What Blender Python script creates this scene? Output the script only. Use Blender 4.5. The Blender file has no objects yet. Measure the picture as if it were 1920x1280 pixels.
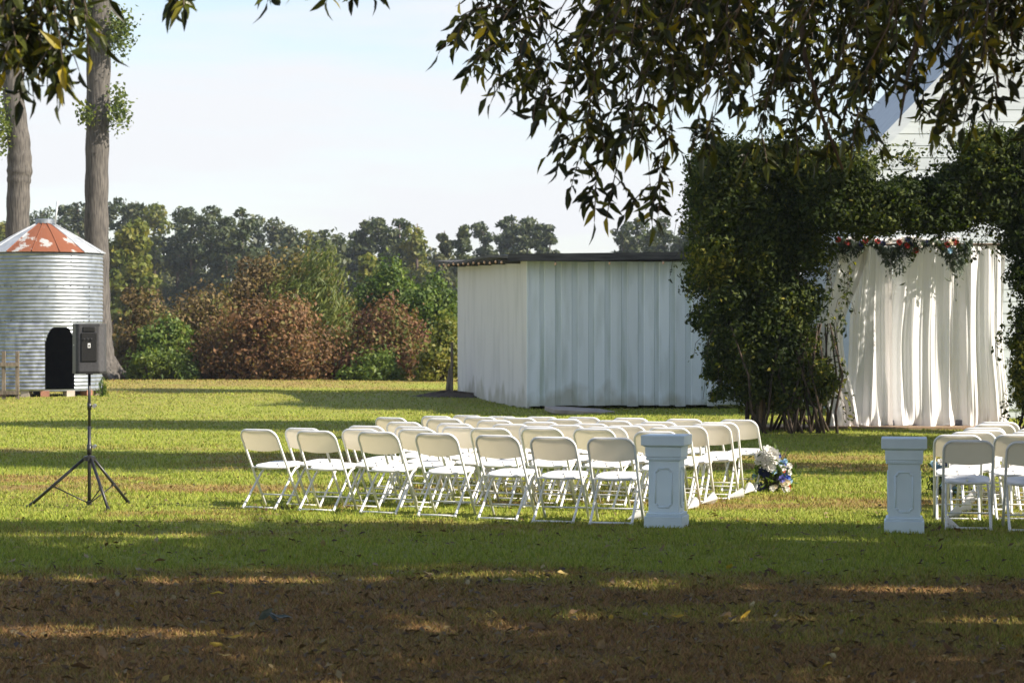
import bpy, math, random
import numpy as np
from mathutils import Vector

random.seed(7)
R = np.random.default_rng(11)
scene = bpy.context.scene
col = scene.collection
PI = math.pi

# ------------------------------------------------------------------ camera
F, HC, HY = 4200.0, 1.7, 628.0            # focal length in px (1920 wide), eye height, horizon row
cam_d = bpy.data.cameras.new('camera')
cam = bpy.data.objects.new('camera', cam_d)
col.objects.link(cam)
cam.location = (0, 0, HC)
cam.rotation_euler = (PI / 2, 0, 0)
cam_d.sensor_width = 36.0
cam_d.lens = F / 1920 * 36
cam_d.shift_y = -(640 - HY) / 1920
cam_d.clip_start = 0.1
cam_d.clip_end = 4000
cam_d.dof.use_dof = True
cam_d.dof.focus_distance = 22.0
cam_d.dof.aperture_fstop = 7.0
scene.camera = cam

# ------------------------------------------------------------------ sky, sun, exposure
SUN_EL, SUN_A = math.radians(36), math.radians(20)
S = Vector((math.cos(SUN_EL) * math.cos(SUN_A), -math.cos(SUN_EL) * math.sin(SUN_A), math.sin(SUN_EL)))
world = bpy.data.worlds.new('World')
scene.world = world
world.use_nodes = True
wt = world.node_tree
bg = wt.nodes['Background']
sky = wt.nodes.new('ShaderNodeTexSky')
sky.sky_type = 'NISHITA'
sky.sun_disc = False
sky.sun_elevation = SUN_EL
sky.sun_rotation = math.radians(110)
sky.air_density = 1.0
sky.dust_density = 0.8
tc = wt.nodes.new('ShaderNodeTexCoord')
mp = wt.nodes.new('ShaderNodeMapping')
mp.inputs['Scale'].default_value = (1.0, 1.0, 8.0)
nz = wt.nodes.new('ShaderNodeTexNoise')
nz.inputs['Scale'].default_value = 3.4
nz.inputs['Detail'].default_value = 7
nz.inputs['Roughness'].default_value = 0.55
rp = wt.nodes.new('ShaderNodeValToRGB')
rp.color_ramp.elements[0].position = 0.40
rp.color_ramp.elements[0].color = (0.30, 0.30, 0.30, 1)
rp.color_ramp.elements[1].position = 0.60
rp.color_ramp.elements[1].color = (.95, .95, .95, 1)
mx = wt.nodes.new('ShaderNodeMix')
mx.data_type = 'RGBA'
CLOUD = 4.5
wt.links.new(tc.outputs['Generated'], mp.inputs['Vector'])
wt.links.new(mp.outputs['Vector'], nz.inputs['Vector'])
wt.links.new(nz.outputs['Fac'], rp.inputs['Fac'])
sep = wt.nodes.new('ShaderNodeSeparateXYZ')
wt.links.new(tc.outputs['Generated'], sep.inputs['Vector'])
el = wt.nodes.new('ShaderNodeMapRange')
el.inputs['From Min'].default_value = .15
el.inputs['From Max'].default_value = .75
el.inputs['To Min'].default_value = 1.0
el.inputs['To Max'].default_value = .10
wt.links.new(sep.outputs['Z'], el.inputs['Value'])
ml = wt.nodes.new('ShaderNodeMath')
ml.operation = 'MULTIPLY'
wt.links.new(rp.outputs['Color'], ml.inputs[0])
wt.links.new(el.outputs['Result'], ml.inputs[1])
wt.links.new(ml.outputs['Value'], mx.inputs['Factor'])
wt.links.new(sky.outputs['Color'], mx.inputs['A'])
mx.inputs['B'].default_value = (CLOUD * 0.975, CLOUD * 0.985, CLOUD * 1.02, 1)
wt.links.new(mx.outputs['Result'], bg.inputs['Color'])
bg.inputs['Strength'].default_value = 0.10

sun_d = bpy.data.lights.new('sun', 'SUN')
sun_d.energy = 5.0
sun_d.angle = math.radians(0.55)
sun_d.color = (1.0, 0.91, 0.77)
sun = bpy.data.objects.new('sun', sun_d)
col.objects.link(sun)
sun.rotation_euler = S.to_track_quat('Z', 'Y').to_euler()
sun.location = (30, -10, 30)

vs = scene.view_settings
vs.view_transform = 'Standard'
vs.look = 'None'
vs.gamma = 1.0
vs.use_curve_mapping = False
vs.exposure = 1.1
scene.cycles.max_bounces = 8
scene.cycles.transparent_max_bounces = 16
scene.cycles.use_denoising = True

# ------------------------------------------------------------------ helpers
def wp(px, py, Y):
    return Vector(((px - 960) * Y / F, Y, HC + (HY - py) * Y / F))
def gY(py):
    return F * HC / (py - HY)

_ph = R.uniform(0, 6.28, (8, 2))
def gz(x, y):
    """lawn height; nearly flat by the chairs, gently rolling farther out"""
    x = np.asarray(x, float); y = np.asarray(y, float)
    a = np.clip((y - 27) / 25, 0, 1) * 0.07
    h = np.sin(x * .21 + y * .13 + 1.0) + np.sin(x * -.13 + y * .29 + 2.2) * .7 + np.sin(x * .4 - y * .17) * .4
    b = 0.008 * (np.sin(x * 1.7 + y * .9) + np.sin(x * -.8 + y * 2.1 + .6))
    return a * h * np.clip(1.6 - y / 120, 0.2, 1) + b * np.clip(1.5 - y / 60, 0, 1)

def vnoise(x, y, seed=0):
    """smooth value noise in 0..1"""
    x = np.asarray(x, float); y = np.asarray(y, float)
    xi = np.floor(x).astype(np.int64); yi = np.floor(y).astype(np.int64)
    fx = x - xi; fy = y - yi
    fx = fx * fx * (3 - 2 * fx); fy = fy * fy * (3 - 2 * fy)
    def h(a, b):
        v = (a * 374761393 + b * 668265263 + seed * 1274126177) & 0x7fffffff
        v = ((v ^ (v >> 13)) * 1274126177) & 0x7fffffff
        return ((v ^ (v >> 16)) & 0xffff) / 65535.0
    return ((h(xi, yi) * (1 - fx) + h(xi + 1, yi) * fx) * (1 - fy)
            + (h(xi, yi + 1) * (1 - fx) + h(xi + 1, yi + 1) * fx) * fy)

def dryness(x, y):
    """0 = green turf, 1 = dry brown turf"""
    n1 = vnoise(x * .35, y * .8, 1); n2 = vnoise(x * 1.1, y * 2.6, 2); n3 = vnoise(x * 4, y * 6, 3)
    edge = 15.75 + (n1 - .5) * .9 + (n2 - .5) * .9
    d = np.clip((edge - y) / 1.5 + .5, 0, .94)
    mid = np.clip((n1 * .55 + n2 * .45 - .42) * 2.6, 0, .72) * np.clip((y - 17.5) / 3, 0, 1) * np.clip((40 - y) / 10, 0.25, 1)
    far = np.clip((y - 46) / 30, 0, 1) * np.clip(.36 + (n1 - .4) * .9 - (x + 4) * .03, 0, .6)
    near_g = np.clip((n1 - .66) * 3, 0, .3) * (y < 15)
    return np.clip(np.maximum(np.maximum(d - near_g, mid), far) + (n3 - .5) * .35, 0, 1)

class MB:
    def __init__(s): s.v = []; s.f = []
    def quad(s, a, b, c, d):
        n = len(s.v); s.v += [tuple(a), tuple(b), tuple(c), tuple(d)]; s.f.append((n, n + 1, n + 2, n + 3))
    def box(s, c, sz, rz=0.0, taper=1.0):
        x, y, z = sz[0] / 2, sz[1] / 2, sz[2] / 2
        n = len(s.v); cs, sn = math.cos(rz), math.sin(rz)
        for k in (-1, 1):
            t = taper if k > 0 else 1
            for i, j in ((-1, -1), (1, -1), (1, 1), (-1, 1)):
                px, py = i * x * t, j * y * t
                s.v.append((c[0] + px * cs - py * sn, c[1] + px * sn + py * cs, c[2] + k * z))
        s.f += [(n + 3, n + 2, n + 1, n), (n + 4, n + 5, n + 6, n + 7)]
        s.f += [(n + i, n + (i + 1) % 4, n + 4 + (i + 1) % 4, n + 4 + i) for i in range(4)]
        return s
    def tube(s, pts, r, n=8, cap=True):
        pts = [Vector(p) for p in pts]
        rs = r if isinstance(r, (list, tuple)) else [r] * len(pts)
        base = len(s.v); up = None
        for i, p in enumerate(pts):
            t = (pts[min(i + 1, len(pts) - 1)] - pts[max(i - 1, 0)]).normalized()
            if up is None:
                up = Vector((0, 0, 1)) if abs(t.z) < .9 else Vector((1, 0, 0))
            u = (up - t * up.dot(t)).normalized(); w = t.cross(u); up = u
            for k in range(n):
                a = 2 * PI * k / n
                q = p + (u * math.cos(a) + w * math.sin(a)) * rs[i]
                s.v.append(tuple(q))
        for i in range(len(pts) - 1):
            for k in range(n):
                a = base + i * n + k; b = base + i * n + (k + 1) % n
                s.f.append((a, b, b + n, a + n))
        if cap:
            s.f.append(tuple(base + k for k in reversed(range(n))))
            e = base + (len(pts) - 1) * n
            s.f.append(tuple(e + k for k in range(n)))
        return s
    def lathe(s, prof, n=16, c=(0, 0, 0)):
        base = len(s.v)
        for r, z in prof:
            for k in range(n):
                a = 2 * PI * k / n
                s.v.append((c[0] + r * math.cos(a), c[1] + r * math.sin(a), c[2] + z))
        for i in range(len(prof) - 1):
            for k in range(n):
                a = base + i * n + k; b = base + i * n + (k + 1) % n
                s.f.append((a, b, b + n, a + n))
        s.f.append(tuple(base + k for k in reversed(range(n))))
        e = base + (len(prof) - 1) * n
        s.f.append(tuple(e + k for k in range(n)))
        return s
    def prism(s, poly, ax, d0, d1):
        """extrude a 2D polygon (counter-clockwise) along axis 'y' or 'z'"""
        n = len(s.v); m = len(poly)
        for d in (d0, d1):
            for a, b in poly:
                s.v.append((a, d, b) if ax == 'y' else (a, b, d))
        s.f.append(tuple(n + i for i in range(m))); s.f.append(tuple(n + m + i for i in reversed(range(m))))
        s.f += [(n + i, n + m + i, n + m + (i + 1) % m, n + (i + 1) % m) for i in range(m)]
        return s
    def grid(s, fn, nu, nv):
        n = len(s.v)
        for j in range(nv + 1):
            for i in range(nu + 1):
                s.v.append(tuple(fn(i / nu, j / nv)))
        for j in range(nv):
            for i in range(nu):
                a = n + j * (nu + 1) + i
                s.f.append((a, a + 1, a + nu + 2, a + nu + 1))
        return s
    def mesh(s, name, m=None, smooth=False):
        me = bpy.data.meshes.new(name); me.from_pydata(s.v, [], s.f)
        if m: me.materials.append(m)
        if smooth: me.polygons.foreach_set('use_smooth', [True] * len(me.polygons))
        me.update(); return me
    def build(s, name, m, parent=None, smooth=False):
        return link(name, s.mesh(name, m, smooth), parent)

def link(name, me, parent=None, loc=None, rz=None):
    o = bpy.data.objects.new(name, me); col.objects.link(o)
    if parent is not None: o.parent = parent
    if loc is not None: o.location = loc
    if rz is not None: o.rotation_euler = (0, 0, rz)
    return o
def tag(o, label=None, cat=None, group=None, kind=None):
    if label: o['label'] = label
    if cat: o['category'] = cat
    if group: o['group'] = group
    if kind: o['kind'] = kind
    return o
def thing(name, label, cat, loc=(0, 0, 0), rz=0.0, group=None):
    o = bpy.data.objects.new(name, None); col.objects.link(o)
    o.empty_display_size = .2
    o.location = loc; o.rotation_euler = (0, 0, rz)
    return tag(o, label, cat, group)

def np_mesh(name, V, faces, m, rnd=None, extra=None, smooth=False):
    """V (n,3), faces (k,c) all the same size"""
    me = bpy.data.meshes.new(name)
    k, c = faces.shape
    me.vertices.add(len(V)); me.vertices.foreach_set('co', V.astype(np.float32).ravel())
    me.loops.add(k * c); me.loops.foreach_set('vertex_index', faces.astype(np.int32).ravel())
    me.polygons.add(k); me.polygons.foreach_set('loop_start', np.arange(0, k * c, c, dtype=np.int32))
    if smooth: me.polygons.foreach_set('use_smooth', np.ones(k, bool))
    me.update(calc_edges=True)
    for nm, arr in ([('rnd', rnd)] if rnd is not None else []) + (extra or []):
        at = me.attributes.new(nm, 'FLOAT', 'POINT'); at.data.foreach_set('value', arr.astype(np.float32))
    if m: me.materials.append(m)
    return me

def unit(a): return a / np.maximum(np.linalg.norm(a, axis=1, keepdims=True), 1e-9)
def rand_dirs(n): return unit(R.normal(size=(n, 3)))

def leaf_cards(name, P, nrm, size, aspect, m, rnd=None, axis=None):
    """small folded diamond leaves at P"""
    n = len(P)
    nrm = unit(nrm)
    a = rand_dirs(n) if axis is None else axis
    a = unit(a - nrm * np.sum(a * nrm, 1, keepdims=True))
    b = np.cross(nrm, a)
    L = (size * R.uniform(.5, 1.5, n))[:, None]; W = L * aspect
    fold = nrm * L * .12
    V = np.stack([P - a * L / 2, P + b * W / 2 + fold, P + a * L / 2, P - b * W / 2 + fold], 1).reshape(-1, 3)
    Fc = np.arange(4 * n).reshape(n, 4)
    rr = R.random(n) if rnd is None else rnd
    return np_mesh(name, V, Fc, m, np.repeat(rr, 4))

def blob_points(blobs, n, lo=.72, hi=1.06):
    """points through the outer shells of several ellipsoids; returns P, outward normal, blob index"""
    B = np.array(blobs, float)
    area = (B[:, 3] * B[:, 4] + B[:, 3] * B[:, 5] + B[:, 4] * B[:, 5])
    idx = R.choice(len(B), n, p=area / area.sum())
    d = rand_dirs(n); b = B[idx]
    r = R.uniform(lo, hi, n)
    r = np.where(R.random(n) < .2, R.uniform(.3, lo, n), r)
    r = r * (1 + .14 * np.sin(d[:, 0] * 7 + idx) * np.sin(d[:, 2] * 6 + idx * 2.1) + .08 * np.sin(d[:, 1] * 13 + idx))
    P = b[:, :3] + d * b[:, 3:6] * r[:, None]
    return P, unit(d / b[:, 3:6]), idx

# ------------------------------------------------------------------ materials
def new_mat(name):
    m = bpy.data.materials.new(name); m.use_nodes = True
    nt = m.node_tree
    return m, nt, nt.nodes['Principled BSDF'], nt.nodes['Material Output']
def setc(sock, c): sock.default_value = (c[0], c[1], c[2], 1)
def ramp(nt, cols, pos=None):
    r = nt.nodes.new('ShaderNodeValToRGB'); cr = r.color_ramp
    pos = pos or [i / (len(cols) - 1) for i in range(len(cols))]
    while len(cr.elements) < len(cols): cr.elements.new(.5)
    for e, p, c in zip(cr.elements, pos, cols): e.position = p; e.color = (c[0], c[1], c[2], 1)
    return r
def pm(name, c1, c2=None, scale=6.0, rough=.6, metal=0.0, bump=0.0, stretch=(1, 1, 1), lo=.35, hi=.65, detail=6, spec=.5, transl=0.0, tcol=None):
    m, nt, b, out = new_mat(name)
    b.inputs['Roughness'].default_value = rough; b.inputs['Metallic'].default_value = metal
    b.inputs['Specular IOR Level'].default_value = spec
    if c2 is None:
        c2 = tuple(x * .88 for x in c1)
    t = nt.nodes.new('ShaderNodeTexCoord'); mpn = nt.nodes.new('ShaderNodeMapping'); mpn.inputs['Scale'].default_value = stretch
    n = nt.nodes.new('ShaderNodeTexNoise'); n.inputs['Scale'].default_value = scale; n.inputs['Detail'].default_value = detail
    r = ramp(nt, [c1, c2], [lo, hi])
    nt.links.new(t.outputs['Object'], mpn.inputs['Vector']); nt.links.new(mpn.outputs['Vector'], n.inputs['Vector'])
    nt.links.new(n.outputs['Fac'], r.inputs['Fac'])
    hsv = nt.nodes.new('ShaderNodeHueSaturation'); oi = nt.nodes.new('ShaderNodeObjectInfo'); vr = nt.nodes.new('ShaderNodeMapRange')
    vr.inputs['To Min'].default_value = .93; vr.inputs['To Max'].default_value = 1.04
    nt.links.new(oi.outputs['Random'], vr.inputs['Value']); nt.links.new(vr.outputs['Result'], hsv.inputs['Value'])
    nt.links.new(r.outputs['Color'], hsv.inputs['Color']); nt.links.new(hsv.outputs['Color'], b.inputs['Base Color'])
    if bump:
        bp = nt.nodes.new('ShaderNodeBump'); bp.inputs['Strength'].default_value = bump; bp.inputs['Distance'].default_value = .02
        nt.links.new(n.outputs['Fac'], bp.inputs['Height']); nt.links.new(bp.outputs['Normal'], b.inputs['Normal'])
    if transl:
        tr = nt.nodes.new('ShaderNodeBsdfTranslucent'); ms = nt.nodes.new('ShaderNodeMixShader'); ms.inputs['Fac'].default_value = transl
        setc(tr.inputs['Color'], tcol or c1)
        nt.links.new(b.outputs['BSDF'], ms.inputs[1]); nt.links.new(tr.outputs['BSDF'], ms.inputs[2])
        nt.links.new(ms.outputs['Shader'], out.inputs['Surface'])
    return m
def foliage(name, cols, pos=None, transl=.35, rough=.55, per_object=False):
    m, nt, b, out = new_mat(name)
    if per_object:
        a = nt.nodes.new('ShaderNodeObjectInfo'); src = a.outputs['Random']
    else:
        a = nt.nodes.new('ShaderNodeAttribute'); a.attribute_name = 'rnd'; src = a.outputs['Fac']
    r = ramp(nt, cols, pos)
    nt.links.new(src, r.inputs['Fac']); nt.links.new(r.outputs['Color'], b.inputs['Base Color'])
    b.inputs['Roughness'].default_value = rough; b.inputs['Specular IOR Level'].default_value = .35
    tr = nt.nodes.new('ShaderNodeBsdfTranslucent'); ms = nt.nodes.new('ShaderNodeMixShader'); ms.inputs['Fac'].default_value = transl
    g = nt.nodes.new('ShaderNodeMix'); g.data_type = 'RGBA'; g.blend_type = 'MULTIPLY'; g.inputs['Factor'].default_value = 1
    g.inputs['B'].default_value = (1.25, 1.35, .6, 1)
    nt.links.new(r.outputs['Color'], g.inputs['A']); nt.links.new(g.outputs['Result'], tr.inputs['Color'])
    nt.links.new(b.outputs['BSDF'], ms.inputs[1]); nt.links.new(tr.outputs['BSDF'], ms.inputs[2])
    nt.links.new(ms.outputs['Shader'], out.inputs['Surface'])
    return m

M = {}
M['white_plastic'] = pm('white_plastic', (.82, .81, .80), (.76, .75, .74), 5, .42)
M['white_tube'] = pm('white_tube', (.80, .80, .80), (.70, .70, .71), 9, .35)
M['back_plastic'] = pm('back_plastic', (.84, .82, .79), (.78, .76, .72), 7, .45, transl=.45, tcol=(.97, .90, .76))
M['pedestal'] = pm('pedestal', (.68, .79, .88), (.62, .73, .82), 4, .55, bump=.05)
M['black_metal'] = pm('black_metal', (.012, .012, .014), (.022, .022, .025), 20, .38)
M['black_plastic'] = pm('black_plastic', (.006, .006, .0065), (.01, .01, .01), 60, .55, bump=.1)
M['grey_plastic'] = pm('grey_plastic', (.04, .04, .045), (.055, .055, .06), 50, .6, bump=.1)
M['chrome'] = pm('chrome', (.6, .6, .6), (.5, .5, .5), 4, .25, 1.0)
M['print_white'] = pm('print_white', (.75, .75, .75), None, 4, .6)
M['bark'] = pm('bark', (.125, .112, .10), (.038, .034, .031), 9, .9, bump=1.0, stretch=(2.6, 2.6, .22), lo=.36, hi=.64, detail=9)
M['pine_bark'] = pm('pine_bark', (.13, .09, .07), (.05, .04, .035), 2, .9, stretch=(2, 2, .4))
M['twig'] = pm('twig', (.10, .075, .05), (.05, .035, .025), 12, .85)
M['vine_stem'] = pm('vine_stem', (.09, .06, .04), (.03, .022, .018), 9, .9)
M['old_wood'] = pm('old_wood', (.20, .16, .12), (.08, .065, .05), 6, .85, stretch=(3, 3, .5), bump=.3)
M['roof_dark'] = pm('roof_dark', (.035, .033, .032), (.09, .085, .08), 3, .8, stretch=(.6, .6, 6), bump=.3)
M['bulb'] = pm('bulb', (.75, .42, .22), (.8, .5, .3), 4, .15)
M['concrete'] = pm('concrete', (.42, .36, .31), (.28, .24, .21), 5, .9, bump=.3)
M['brick_blue'] = pm('brick_blue', (.22, .23, .27), (.15, .16, .19), 9, .85, bump=.2)
M['brick_red'] = pm('brick_red', (.34, .16, .10), (.20, .10, .07), 9, .9, bump=.3)
M['deck_wood'] = pm('deck_wood', (.36, .25, .16), (.22, .15, .10), 5, .8, stretch=(.5, 4, 4), bump=.2)
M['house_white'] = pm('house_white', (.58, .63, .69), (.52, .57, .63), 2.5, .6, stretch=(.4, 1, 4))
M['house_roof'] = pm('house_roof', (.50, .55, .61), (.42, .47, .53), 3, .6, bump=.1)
M['paper_white'] = pm('paper_white', (.84, .83, .82), (.74, .73, .72), 10, .7, transl=.25, tcol=(.85, .82, .78))
M['soil'] = pm('soil', (.045, .032, .024), (.09, .065, .045), 7, .95, bump=.8)

def stained_white(name, base, algae, sx):
    m, nt, b, out = new_mat(name)
    b.inputs['Roughness'].default_value = .55
    t = nt.nodes.new('ShaderNodeTexCoord')
    def noise(sc, scale, det=5):
        mm = nt.nodes.new('ShaderNodeMapping'); mm.inputs['Scale'].default_value = sc
        n = nt.nodes.new('ShaderNodeTexNoise'); n.inputs['Scale'].default_value = scale; n.inputs['Detail'].default_value = det
        nt.links.new(t.outputs['Object'], mm.inputs['Vector']); nt.links.new(mm.outputs['Vector'], n.inputs['Vector']); return n
    n1 = noise((sx, sx, .22), 2.4); r1 = ramp(nt, [(0, 0, 0), (1, 1, 1)], [.47, .74])
    nt.links.new(n1.outputs['Fac'], r1.inputs['Fac'])
    x1 = nt.nodes.new('ShaderNodeMix'); x1.data_type = 'RGBA'
    setc(x1.inputs['A'], base); setc(x1.inputs['B'], algae)
    nt.links.new(r1.outputs['Color'], x1.inputs['Factor'])
    # splash-back dirt with an uneven upper edge along the foot of the wall
    sp = nt.nodes.new('ShaderNodeSeparateXYZ'); nt.links.new(t.outputs['Object'], sp.inputs['Vector'])
    n2 = noise((1, 1, .5), 1.7, 9); ad = nt.nodes.new('ShaderNodeMath'); ad.operation = 'MULTIPLY_ADD'
    ad.inputs[1].default_value = -1.5; nt.links.new(n2.outputs['Fac'], ad.inputs[0]); nt.links.new(sp.outputs['Z'], ad.inputs[2])
    r2 = ramp(nt, [(.55, .55, .55), (0, 0, 0)], [0.0, .30])
    ad2 = nt.nodes.new('ShaderNodeMath'); ad2.operation = 'ADD'; ad2.inputs[1].default_value = .62
    nt.links.new(ad.outputs[0], ad2.inputs[0]); nt.links.new(ad2.outputs[0], r2.inputs['Fac'])
    x2 = nt.nodes.new('ShaderNodeMix'); x2.data_type = 'RGBA'; setc(x2.inputs['B'], (.30, .28, .17))
    nt.links.new(r2.outputs['Color'], x2.inputs['Factor']); nt.links.new(x1.outputs['Result'], x2.inputs['A'])
    hsv = nt.nodes.new('ShaderNodeHueSaturation'); oi = nt.nodes.new('ShaderNodeObjectInfo'); vr = nt.nodes.new('ShaderNodeMapRange')
    vr.inputs['To Min'].default_value = .90; vr.inputs['To Max'].default_value = 1.03
    nt.links.new(oi.outputs['Random'], vr.inputs['Value']); nt.links.new(vr.outputs['Result'], hsv.inputs['Value'])
    nt.links.new(x2.outputs['Result'], hsv.inputs['Color']); nt.links.new(hsv.outputs['Color'], b.inputs['Base Color'])
    return m
M['shed_front'] = stained_white('shed_front', (.80, .86, .90), (.60, .66, .66), 1.6)
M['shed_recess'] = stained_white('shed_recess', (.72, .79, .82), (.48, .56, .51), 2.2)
M['shed_side'] = stained_white('shed_side', (.76, .73, .72), (.64, .62, .61), 1.2)

def galvanised(name, c1, c2, rust=None, rough=.34):
    m, nt, b, out = new_mat(name)
    b.inputs['Metallic'].default_value = .55; b.inputs['Roughness'].default_value = rough
    t = nt.nodes.new('ShaderNodeTexCoord')
    n = nt.nodes.new('ShaderNodeTexNoise'); n.inputs['Scale'].default_value = 5; n.inputs['Detail'].default_value = 8
    nt.links.new(t.outputs['Object'], n.inputs['Vector'])
    r = ramp(nt, [c1, c2], [.35, .65]); nt.links.new(n.outputs['Fac'], r.inputs['Fac'])
    last = r.outputs['Color']
    if rust is not None:
        n2 = nt.nodes.new('ShaderNodeTexNoise'); n2.inputs['Scale'].default_value = 1.5; n2.inputs['Detail'].default_value = 9; n2.inputs['Roughness'].default_value = .62
        m3 = nt.nodes.new('ShaderNodeMapping'); m3.inputs['Scale'].default_value = (1, 1, .45)
        nt.links.new(t.outputs['Object'], m3.inputs['Vector']); nt.links.new(m3.outputs['Vector'], n2.inputs['Vector'])
        r2 = ramp(nt, [(0, 0, 0), (1, 1, 1)], [rust, rust + .03]); nt.links.new(n2.outputs['Fac'], r2.inputs['Fac'])
        x = nt.nodes.new('ShaderNodeMix'); x.data_type = 'RGBA'
        nt.links.new(r2.outputs['Color'], x.inputs['Factor']); nt.links.new(last, x.inputs['A']); setc(x.inputs['B'], (.18, .058, .026))
        last = x.outputs['Result']
        iv = nt.nodes.new('ShaderNodeMath'); iv.operation = 'MULTIPLY_ADD'; iv.inputs[1].default_value = -.55; iv.inputs[2].default_value = .55
        nt.links.new(r2.outputs['Color'], iv.inputs[0]); nt.links.new(iv.outputs[0], b.inputs['Metallic'])
        rv = nt.nodes.new('ShaderNodeMath'); rv.operation = 'MULTIPLY_ADD'; rv.inputs[1].default_value = .45; rv.inputs[2].default_value = rough
        nt.links.new(r2.outputs['Color'], rv.inputs[0]); nt.links.new(rv.outputs[0], b.inputs['Roughness'])
    nt.links.new(last, b.inputs['Base Color'])
    return m
M['galv'] = galvanised('galvanised_steel', (.33, .36, .41), (.22, .245, .285), .69, .42)
M['galv_new'] = galvanised('galvanised_steel_bright', (.52, .55, .64), (.22, .24, .30), None, .34)
M['galv_roof'] = galvanised('galvanised_roof', (.56, .57, .58), (.42, .44, .46), .72, .5)
M['galv_rust'] = galvanised('galvanised_roof_rusty', (.62, .60, .56), (.52, .50, .46), .41, .5)

# sheer curtain cloth
m, nt, b, out = new_mat('sheer_cloth')
setc(b.inputs['Base Color'], (.86, .86, .88)); b.inputs['Roughness'].default_value = .8
tr = nt.nodes.new('ShaderNodeBsdfTranslucent'); setc(tr.inputs['Color'], (.86, .80, .76))
tp = nt.nodes.new('ShaderNodeBsdfTransparent')
m1 = nt.nodes.new('ShaderNodeMixShader'); m1.inputs['Fac'].default_value = .22
m2 = nt.nodes.new('ShaderNodeMixShader'); m2.inputs['Fac'].default_value = .06
nt.links.new(b.outputs['BSDF'], m1.inputs[1]); nt.links.new(tr.outputs['BSDF'], m1.inputs[2])
nt.links.new(m1.outputs['Shader'], m2.inputs[1]); nt.links.new(tp.outputs['BSDF'], m2.inputs[2])
nt.links.new(m2.outputs['Shader'], out.inputs['Surface'])
M['sheer'] = m

# lawn soil/turf sheet and grass blades share one colour scheme driven by the 'dry' attribute
def turf(name, fine, green, dry, transl):
    m, nt, b, out = new_mat(name)
    b.inputs['Roughness'].default_value = .8; b.inputs['Specular IOR Level'].default_value = .25
    d = nt.nodes.new('ShaderNodeAttribute'); d.attribute_name = 'dry'
    if fine:
        t = nt.nodes.new('ShaderNodeTexCoord'); n = nt.nodes.new('ShaderNodeTexNoise')
        n.inputs['Scale'].default_value = 9; n.inputs['Detail'].default_value = 9; n.inputs['Roughness'].default_value = .7
        nt.links.new(t.outputs['Object'], n.inputs['Vector']); src = n.outputs['Fac']; pos = [.3, .7]
        bp = nt.nodes.new('ShaderNodeBump'); bp.inputs['Strength'].default_value = .9; bp.inputs['Distance'].default_value = .05
        nt.links.new(n.outputs['Fac'], bp.inputs['Height']); nt.links.new(bp.outputs['Normal'], b.inputs['Normal'])
    else:
        a = nt.nodes.new('ShaderNodeAttribute'); a.attribute_name = 'rnd'; src = a.outputs['Fac']; pos = [0, 1]
    g = ramp(nt, green, pos); w = ramp(nt, dry, pos)
    nt.links.new(src, g.inputs['Fac']); nt.links.new(src, w.inputs['Fac'])
    x = nt.nodes.new('ShaderNodeMix'); x.data_type = 'RGBA'
    nt.links.new(d.outputs['Fac'], x.inputs['Factor']); nt.links.new(g.outputs['Color'], x.inputs['A']); nt.links.new(w.outputs['Color'], x.inputs['B'])
    nt.links.new(x.outputs['Result'], b.inputs['Base Color'])
    if transl:
        tr = nt.nodes.new('ShaderNodeBsdfTranslucent'); ms = nt.nodes.new('ShaderNodeMixShader'); ms.inputs['Fac'].default_value = transl
        nt.links.new(x.outputs['Result'], tr.inputs['Color'])
        nt.links.new(b.outputs['BSDF'], ms.inputs[1]); nt.links.new(tr.outputs['BSDF'], ms.inputs[2]); nt.links.new(ms.outputs['Shader'], out.inputs['Surface'])
    return m
M['turf'] = turf('turf', True, [(.17, .20, .025), (.30, .31, .05)], [(.15, .078, .032), (.34, .20, .085)], 0)
M['blade'] = turf('grass_blade', False, [(.15, .215, .024), (.37, .42, .065)], [(.12, .060, .025), (.42, .25, .11)], .3)
# ------------------------------------------------------------------ ground
def axis_pts(segs):
    out = []
    for a, b, st in segs: out += list(np.arange(a, b, st))
    return np.array(out)
gx = axis_pts([(-900, -100, 60), (-100, -20, 4), (-20, -8, .6), (-8, 8, .14), (8, 20, .6), (20, 100, 4), (100, 961, 60)])
gy = axis_pts([(-120, -10, 15), (-10, 10, 1), (10, 30, .14), (30, 75, .4), (75, 130, 2), (130, 400, 15), (400, 2001, 100)])
XX, YY = np.meshgrid(gx, gy)
ZZ = gz(XX, YY)
nx_, ny_ = len(gx), len(gy)
V = np.stack([XX, YY, ZZ], -1).reshape(-1, 3)
ii = (np.arange(ny_ - 1)[:, None] * nx_ + np.arange(nx_ - 1)[None, :]).ravel()
Fq = np.stack([ii, ii + 1, ii + nx_ + 1, ii + nx_], 1)
lawn = link('lawn', np_mesh('lawn', V, Fq, M['turf'], None, [('dry', dryness(V[:, 0], V[:, 1]))], True))
tag(lawn, kind='structure')

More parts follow.
